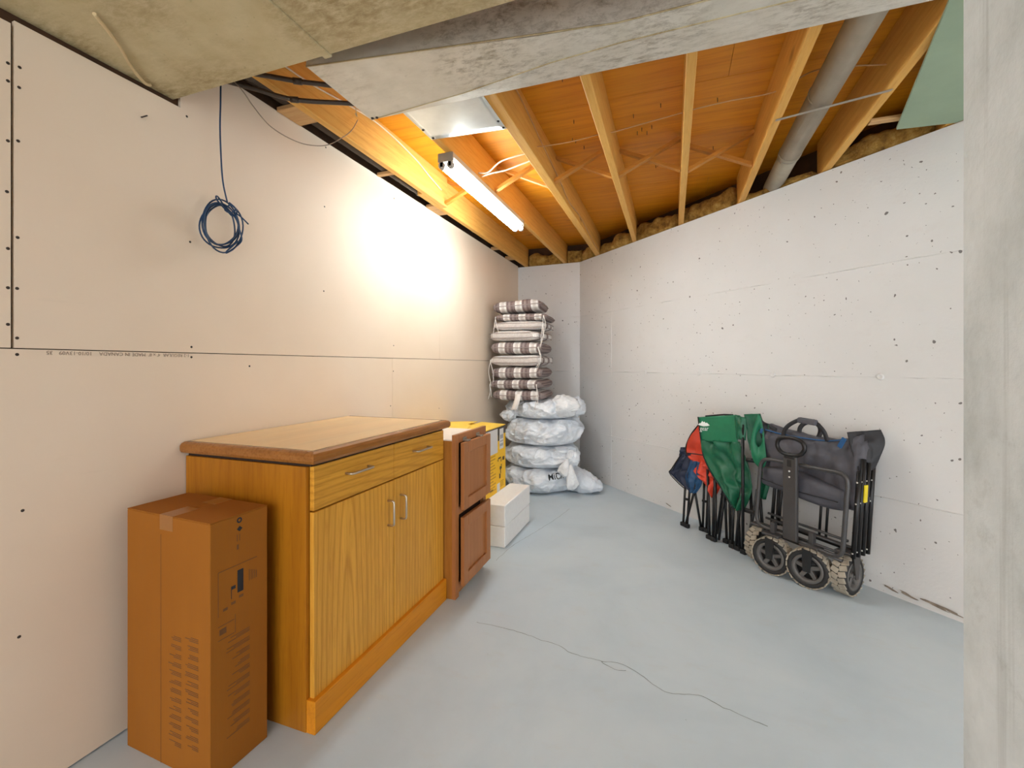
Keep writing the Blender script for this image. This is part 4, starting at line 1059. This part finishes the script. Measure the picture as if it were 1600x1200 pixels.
cloth(ch, 'back_fabric', 'green_l', [(1.815, 0.21, 0.83), (1.828, 0.212, 0.77), (1.84, 0.214, 0.705), (1.845, 0.215, 0.665)], [(2.13, 0.215, 0.878), (2.135, 0.217, 0.81), (2.14, 0.219, 0.74), (2.145, 0.22, 0.70)], A0, O0, 16, 12, 0.6, 0.003, 0.0)
cloth(ch, 'seat_fabric', 'green', [(1.845, 0.212, 0.672), (1.875, 0.22, 0.56), (1.95, 0.225, 0.45), (2.03, 0.225, 0.37), (2.10, 0.22, 0.26)], [(2.15, 0.21, 0.705), (2.19, 0.20, 0.58), (2.22, 0.20, 0.47), (2.22, 0.20, 0.37), (2.16, 0.20, 0.26)], A0, O0, 30, 28, 2.3, 0.034, 0.9)
cloth(ch, 'back_fabric', 'green', [(2.125, 0.22, 0.88), (2.13, 0.225, 0.80), (2.14, 0.225, 0.725)], [(2.19, 0.20, 0.865), (2.195, 0.205, 0.79), (2.19, 0.21, 0.72)], A0, O0, 12, 10, 1.0, 0.012, 2.0, belly=0.012)
cloth(ch, 'arm_fabric', 'green', [(2.17, 0.20, 0.885), (2.19, 0.20, 0.80), (2.20, 0.20, 0.72), (2.215, 0.20, 0.66)], [(2.23, 0.12, 0.89), (2.265, 0.13, 0.80), (2.27, 0.14, 0.72), (2.25, 0.15, 0.66)], A0, O0, 12, 14, 1.0, 0.012, 4.0)
# arm with a cup-holder opening
ring = spline(W3([(2.275, 0.20, 0.895), (2.245, 0.21, 0.80), (2.235, 0.22, 0.70), (2.25, 0.22, 0.61), (2.30, 0.21, 0.56), (2.325, 0.20, 0.61), (2.31, 0.19, 0.70), (2.295, 0.18, 0.79)], A0, O0), 5, True)
inner = spline(W3([(2.27, 0.19, 0.80), (2.258, 0.195, 0.77), (2.255, 0.20, 0.735), (2.262, 0.20, 0.70), (2.275, 0.20, 0.69), (2.287, 0.19, 0.71), (2.29, 0.185, 0.745), (2.285, 0.185, 0.78)], A0, O0), 5, True)
n_ = len(ring); vs = ring + inner
MB().add(vs, [(i, (i + 1) % n_, n_ + (i + 1) % n_, n_ + i) for i in range(n_)], True).build('arm_fabric', 'green_l', ch, False, solid=0.005)
cloth(ch, 'arm_fabric', 'green', [(2.30, 0.15, 0.83), (2.30, 0.16, 0.72), (2.29, 0.17, 0.62), (2.27, 0.18, 0.50), (2.24, 0.18, 0.36)], [(2.355, 0.10, 0.80), (2.345, 0.11, 0.70), (2.335, 0.13, 0.60), (2.32, 0.14, 0.50), (2.29, 0.15, 0.36)], A0, O0, 14, 18, 1.2, 0.014, 5.0)
MB().tube(spline(W3([(1.815, 0.214, 0.832), (1.845, 0.219, 0.672), (1.877, 0.228, 0.56), (1.952, 0.232, 0.45), (2.03, 0.232, 0.37), (2.10, 0.226, 0.265)], A0, O0), 6), 0.0042, 6).build('binding', 'black_edge', ch, False)
MB().tube(W3([(1.87, 0.20, 0.842), (2.02, 0.20, 0.868), (2.09, 0.20, 0.872)], A0, O0), 0.006, 6).build('binding', 'black_edge', ch, False)
# logo: mountain range and the word below
lg = [(1.822, 0.775), (1.837, 0.790), (1.843, 0.784), (1.858, 0.803), (1.868, 0.793), (1.876, 0.799), (1.888, 0.787), (1.897, 0.792), (1.922, 0.772), (1.905, 0.768), (1.87, 0.765)]
zof = lambda a: (a - 1.82) * 0.11
MB().prism(W3([(a, 0.2205, z + zof(a)) for a, z in lg], A0, O0), (0, 0.0012, 0)).build('logo', 'white_ink', ch, False)
mt = Matrix(((1, 0, 0, 1.838 - A0), (0, 0, -1, -(0.2205 - O0)), (0.11, 1, 0, 0.735 + zof(1.838)), (0, 0, 0, 1)))
text_mesh('logo_lettering', 'gear', 0.045, 'white_ink', ch, mt, 0.0006, 0.95)

# ------------------------------------------------------------------ folded wagon
A0, O0 = 2.56, 0.20
wg = wall_thing('folding_wagon', 'folded charcoal utility wagon with fabric bag and chunky wheels against the concrete wall', 'wagon', A0, O0)
def wp(a, o, z): return (a - A0, -(o - O0), z)
def round_loop(pts, r, n=5):
    out = []; m = len(pts)
    for i in range(m):
        p = Vector(pts[i]); a = (Vector(pts[i - 1]) - p); b = (Vector(pts[(i + 1) % m]) - p)
        a.normalize(); b.normalize()
        for k in range(n + 1):
            u = k / n
            out.append((p + a * r) * (1 - u) ** 2 + p * 2 * u * (1 - u) + (p + b * r) * u * u)
    return out
# front frame hoop
MB().tube(round_loop([wp(2.312, 0.275, 0.235), wp(2.335, 0.262, 0.640), wp(2.815, 0.262, 0.645), wp(2.792, 0.275, 0.205)], 0.06), 0.0115, 10, True).build('front_frame', 'frame', wg, False)
# rear hoop
MB().tube(round_loop([wp(2.36, 0.15, 0.235), wp(2.37, 0.13, 0.60), wp(2.80, 0.13, 0.60), wp(2.79, 0.15, 0.22)], 0.05), 0.0105, 10, True).build('rear_frame', 'leg', wg, False)
for z0, z1, o in ((0.30, 0.285, 0.21), (0.275, 0.26, 0.23), (0.235, 0.222, 0.25), (0.205, 0.19, 0.262), (0.25, 0.235, 0.15)):
    MB().tube([wp(2.345, o, z0), wp(2.785, o, z1)], 0.0075, 8).build('rail', 'frame', wg, False)
for a0_, z0, a1_, z1 in ((2.355, 0.24, 0, 0.60), (2.395, 0.24, 0, 0.56)):
    MB().tube([wp(a0_, 0.19, z0), wp(a0_ + 0.01, 0.16, z1)], 0.010, 8).build('side_leg', 'leg', wg, False)
for a in (2.60, 2.635): MB().tube([wp(a, 0.14, 0.22), wp(a + 0.018, 0.14, 0.52)], 0.007, 8).build('rear_leg', 'leg', wg, False)
# folded legs at the far end
for i, (o, top) in enumerate(((0.235, 0.66), (0.195, 0.72), (0.150, 0.70), (0.105, 0.72))):
    MB().tube([wp(2.822, o, 0.215), wp(2.845, o - 0.01, top)], 0.0115, 9).build('side_leg', 'leg', wg, False)
    for z in (0.235, 0.49, 0.60):
        MB().lathe([(0, 0.0135), (0.004, 0.0135), (0.005, 0.011), (0.005, 0)], 8, Matrix.Translation(wp(2.822 + 0.0253 * (z - 0.215) / 0.47 * 0.9, o - 0.01 * (z - 0.215) / 0.47, z)) @ Matrix.Rotation(math.radians(62), 4, 'X')).build('rivet', 'bolt', wg, False)
MB().rbox(-0.004, 0.004, -0.0135, 0.0135, -0.045, 0.045, 0.002, 1, Matrix.Translation(wp(2.852, 0.183, 0.545)) @ Matrix.Rotation(0.05, 4, 'Y')).build('warning_tag', 'yellow_tag', wg, False)
# pull post and ring handle
post = MB().rbox(-0.040, 0.040, -0.012, 0.012, 0.215, 0.690, 0.006, 2, Matrix.Translation(wp(2.535, 0.292, 0))).build('pull_post', 'frame', wg, False)
MB().box(-0.012, 0.012, -0.0128, -0.012, 0.630, 0.668, Matrix.Translation(wp(2.535, 0.292, 0))).build('slot', 'rubber', post, False)
for z in (0.605, 0.572): MB().lathe([(0, 0.0022), (0.004, 0.002), (0.0055, 0)], 10, Matrix.Translation(wp(2.535, 0.304, z)) @ Matrix.Rotation(math.radians(90), 4, 'X')).build('rivet', 'bolt', post, False)
rg = spline([wp(2.475, 0.30, 0.715), wp(2.462, 0.30, 0.745), wp(2.475, 0.30, 0.778), wp(2.515, 0.30, 0.792), wp(2.565, 0.30, 0.792), wp(2.605, 0.30, 0.778), wp(2.618, 0.30, 0.745), wp(2.60, 0.30, 0.712), wp(2.56, 0.30, 0.697), wp(2.51, 0.30, 0.697)], 6, True)
MB().tube(rg, 0.0115, 10, True).build('pull_handle', 'leg', wg, False)
MB().rbox(-0.028, 0.028, -0.015, 0.015, 0.675, 0.706, 0.006, 2, Matrix.Translation(wp(2.535, 0.294, 0))).build('handle_clamp', 'rubber', wg, False)
# fabric body
def bagf(u, v):
    an = 2 * math.pi * u
    a = 2.275 + 0.565 * v
    e_ = 1.0
    if v < 0.04 or v > 0.96: e_ = 0.82
    if v in (0.0, 1.0): e_ = 0.0
    top = 0.800 + 0.045 * abs(2 * v - 1) ** 3 + 0.010 * math.sin(7 * v)
    bot = 0.450 - 0.02 * v
    cz = (top + bot) / 2; hz_ = (top - bot) / 2
    s_ = math.sin(an); c_ = math.cos(an)
    z = cz + hz_ * math.copysign(abs(s_) ** 0.55, s_) * (e_ if e_ else 0.6)
    tn = (z - bot) / (top - bot)
    th = (0.066 - 0.030 * tn ** 2) * (0.25 + 0.75 * e_)
    oc = 0.128 - 0.005 * tn
    o = oc + th * math.copysign(abs(c_) ** 0.6, c_)
    k = 0.016 * fbm((a * 1.2, z, 1), 8, 3) + 0.016 * (1 - 2.4 * abs(fbm((a, z * 1.3, 4), 5, 3)))
    return wp(a, o + k * (1 if c_ > 0 else -0.4), z + 0.3 * k)
MB().grid(bagf, 64, 60, True, None, True).build('fabric_body', 'canvas', wg, False)
def pock(u, v):
    an = 2 * math.pi * u
    a = 2.305 + 0.475 * v
    e_ = math.sin(math.pi * v) ** 0.35 if 0 < v < 1 else 0.0
    s_, c_ = math.sin(an), math.cos(an)
    cz = 0.522 - 0.022 * v
    z = cz + 0.072 * math.copysign(abs(s_) ** 0.6, s_) * (0.5 + 0.5 * e_) + 0.012 * math.sin(5 * v)
    o = 0.205 + 0.052 * e_ * math.copysign(abs(c_) ** 0.7, c_)
    k = 0.011 * fbm((a, z, 2), 10, 3)
    return wp(a, o + k, z)
pk = MB().grid(pock, 40, 40, True, None, True).build('front_pocket', 'canvas', wg, False)
MB().tube(spline([wp(2.33, 0.250, 0.512), wp(2.44, 0.257, 0.50), wp(2.55, 0.258, 0.49), wp(2.66, 0.256, 0.488), wp(2.755, 0.245, 0.482)], 6), 0.003, 6).build('zipper', 'canvas_d', pk, False)
# raised end flaps and blue piping
cloth(wg, 'end_flap', 'canvas_d', [(2.245, 0.14, 0.855), (2.25, 0.15, 0.80), (2.262, 0.16, 0.74)], [(2.36, 0.15, 0.815), (2.36, 0.16, 0.78), (2.36, 0.165, 0.74)], A0, O0, 14, 12, 0.8, 0.008, 1.0)
cloth(wg, 'end_flap', 'canvas_d', [(2.755, 0.16, 0.845), (2.775, 0.175, 0.785), (2.80, 0.19, 0.72), (2.825, 0.19, 0.645)], [(2.86, 0.06, 0.865), (2.885, 0.07, 0.81), (2.875, 0.09, 0.74), (2.85, 0.10, 0.66)], A0, O0, 18, 16, 0.8, 0.012, 2.0)
MB().rbox(-0.012, 0.012, -0.003, 0.003, -0.030, 0.030, 0.002, 1, Matrix.Translation(wp(2.748, 0.196, 0.790)) @ Matrix.Rotation(0.45, 4, 'Y')).build('blue_tab', 'bluetrim', wg, False)
MB().rbox(-0.008, 0.008, -0.003, 0.003, -0.016, 0.016, 0.002, 1, Matrix.Translation(wp(2.285, 0.188, 0.792)) @ Matrix.Rotation(0.35, 4, 'Y')).build('blue_tab', 'bluetrim', wg, False)
MB().tube(spline([wp(2.30, 0.172, 0.800), wp(2.42, 0.170, 0.785), wp(2.55, 0.170, 0.782), wp(2.66, 0.171, 0.786), wp(2.75, 0.172, 0.806)], 6), 0.004, 6).build('blue_piping', 'bluetrim', wg, False)
# carry straps
def strap(pts, nm, w_=0.022):
    P = spline([wp(*p) for p in pts], 8); vs = []; fs = []
    for i, p in enumerate(P):
        tn = (P[min(i + 1, len(P) - 1)] - P[max(i - 1, 0)]).normalized()
        sd_ = tn.cross(Vector((0, 1, 0))).normalized()
        vs += [p - sd_ * w_ * 0.5, p + sd_ * w_ * 0.5]
        if i: fs.append((2 * i - 2, 2 * i - 1, 2 * i + 1, 2 * i))
    MB().add(vs, fs, True).build(nm, 'canvas_d', wg, False, solid=0.005)
strap([(2.415, 0.18, 0.775), (2.440, 0.185, 0.83), (2.485, 0.185, 0.868), (2.535, 0.185, 0.888), (2.60, 0.18, 0.878), (2.645, 0.18, 0.84), (2.665, 0.175, 0.785)], 'carry_strap')
strap([(2.49, 0.14, 0.775), (2.487, 0.13, 0.83), (2.52, 0.125, 0.866), (2.58, 0.125, 0.866), (2.602, 0.13, 0.83), (2.59, 0.14, 0.775)], 'carry_strap', 0.024)
MB().rbox(-0.052, 0.052, -0.016, 0.016, -0.016, 0.016, 0.008, 2, Matrix.Translation(wp(2.562, 0.183, 0.882)) @ Matrix.Rotation(0.06, 4, 'Y')).build('grip_wrap', 'canvas', wg, False)
# wheels
def wheel(a, o, yaw, lean=0.0):
    """axis along local +x of the wheel before yaw"""
    root = bpy.data.objects.new('wheel', None); COL.objects.link(root); root.parent = wg
    root.location = wp(a, o, RW); root.rotation_euler = (0, lean, yaw)
    ax = Matrix.Rotation(math.radians(90), 4, 'Y')
    hw = 0.036
    tire = MB().lathe([(0.072, -hw + 0.004), (0.090, -hw), (RW - 0.006, -hw + 0.006), (RW - 0.004, -hw + 0.014), (RW - 0.004, hw - 0.014), (RW - 0.006, hw - 0.006), (0.090, hw), (0.072, hw - 0.004)], 36, ax, True, True)
    tire.build('tire', 'sidewall', root, False)
    tr = MB()
    nb_ = 20
    for i in range(nb_):
        for s in (-1, 1):
            an = 2 * math.pi * (i + (0.25 if s > 0 else -0.25)) / nb_
            m = Matrix.Rotation(an, 4, 'X') @ Matrix.Translation((s * 0.0175, 0, RW - 0.0045)) @ Matrix.Rotation(s * 0.35, 4, 'Z')
            tr.rbox(-0.0175, 0.0175, -0.0135, 0.0135, -0.003, 0.0045, 0.002, 1, m)
    tr.build('tread', 'tread', root, False)
    rim = MB().lathe([(0.076, hw - 0.004), (0.076, hw - 0.001), (0.060, hw - 0.003), (0.060, -hw + 0.003), (0.076, -hw + 0.001), (0.076, -hw + 0.004)], 32, ax, True)
    for i in range(5):
        m = Matrix.Rotation(2 * math.pi * i / 5, 4, 'X')
        rim.rbox(-0.026, 0.026, -0.011, 0.011, 0.012, 0.064, 0.003, 1, m)
    rim.lathe([(0.0, hw - 0.002), (0.014, hw - 0.002), (0.020, hw - 0.008), (0.020, -hw + 0.008), (0.014, -hw + 0.002), (0.0, -hw + 0.002)], 18, ax)
    rim.build('rim', 'rimgrey', root, False)
    ds = MB().lathe([(0.0, -0.004), (0.062, -0.004), (0.062, 0.004), (0.0, 0.004)], 24, ax); ds.build('hub_disc', 'sidewall', root, False)
    MB().lathe([(0, hw + 0.003), (0.005, hw + 0.003), (0.007, hw - 0.003)], 10, ax).build('axle_bolt', 'bolt', root, False)
    MB().lathe([(0, -hw - 0.003), (0.005, -hw - 0.003), (0.007, -hw + 0.003)], 10, ax).build('axle_bolt', 'bolt', root, False)
    return root
RW = 0.105
wheel(2.305, 0.225, 0.0)
wheel(2.452, 0.325, math.radians(-80))
wheel(2.640, 0.295, math.radians(-76))
wheel(2.772, 0.190, math.radians(4))
# caster forks and swivel stems
for a, o in ((2.432, 0.292), (2.632, 0.262)):
    mb = MB().rbox(-0.014, 0.014, -0.014, 0.014, 0.205, 0.285, 0.004, 2, Matrix.Translation(wp(a, o - 0.005, 0)))
    mb.rbox(-0.05, 0.05, -0.035, 0.030, 0.205, 0.222, 0.005, 2, Matrix.Translation(wp(a, o, 0)))
    mb.build('caster_bracket', 'frame', wg, False)
for a, o, yaw in ((2.452, 0.325, math.radians(-80)), (2.640, 0.295, math.radians(-76))):
    m = Matrix.Translation(wp(a, o, RW)) @ Matrix.Rotation(yaw, 4, 'Z')
    mb = MB()
    for s in (-1, 1):
        mb.prism([(s * 0.044, -0.018, -0.012), (s * 0.044, 0.018, -0.012), (s * 0.044, 0.028, 0.10), (s * 0.044, -0.022, 0.11)], (0.004 * s, 0, 0), m)
    mb.build('caster_fork', 'rubber', wg, False)
for a, o in ((2.772, 0.190), (2.305, 0.225)):
    m = Matrix.Translation(wp(a, o, RW))
    mb = MB()
    for s in (-1, 1):
        mb.prism([(s * 0.043, -0.012, -0.012), (s * 0.043, 0.012, -0.012), (s * 0.043, 0.030, 0.112), (s * 0.043, -0.030, 0.112)], (0.004 * s, 0, 0), m)
    mb.rbox(-0.048, 0.048, -0.034, 0.034, 0.108, 0.120, 0.003, 1, m)
    mb.build('wheel_bracket', 'frame', wg, False)
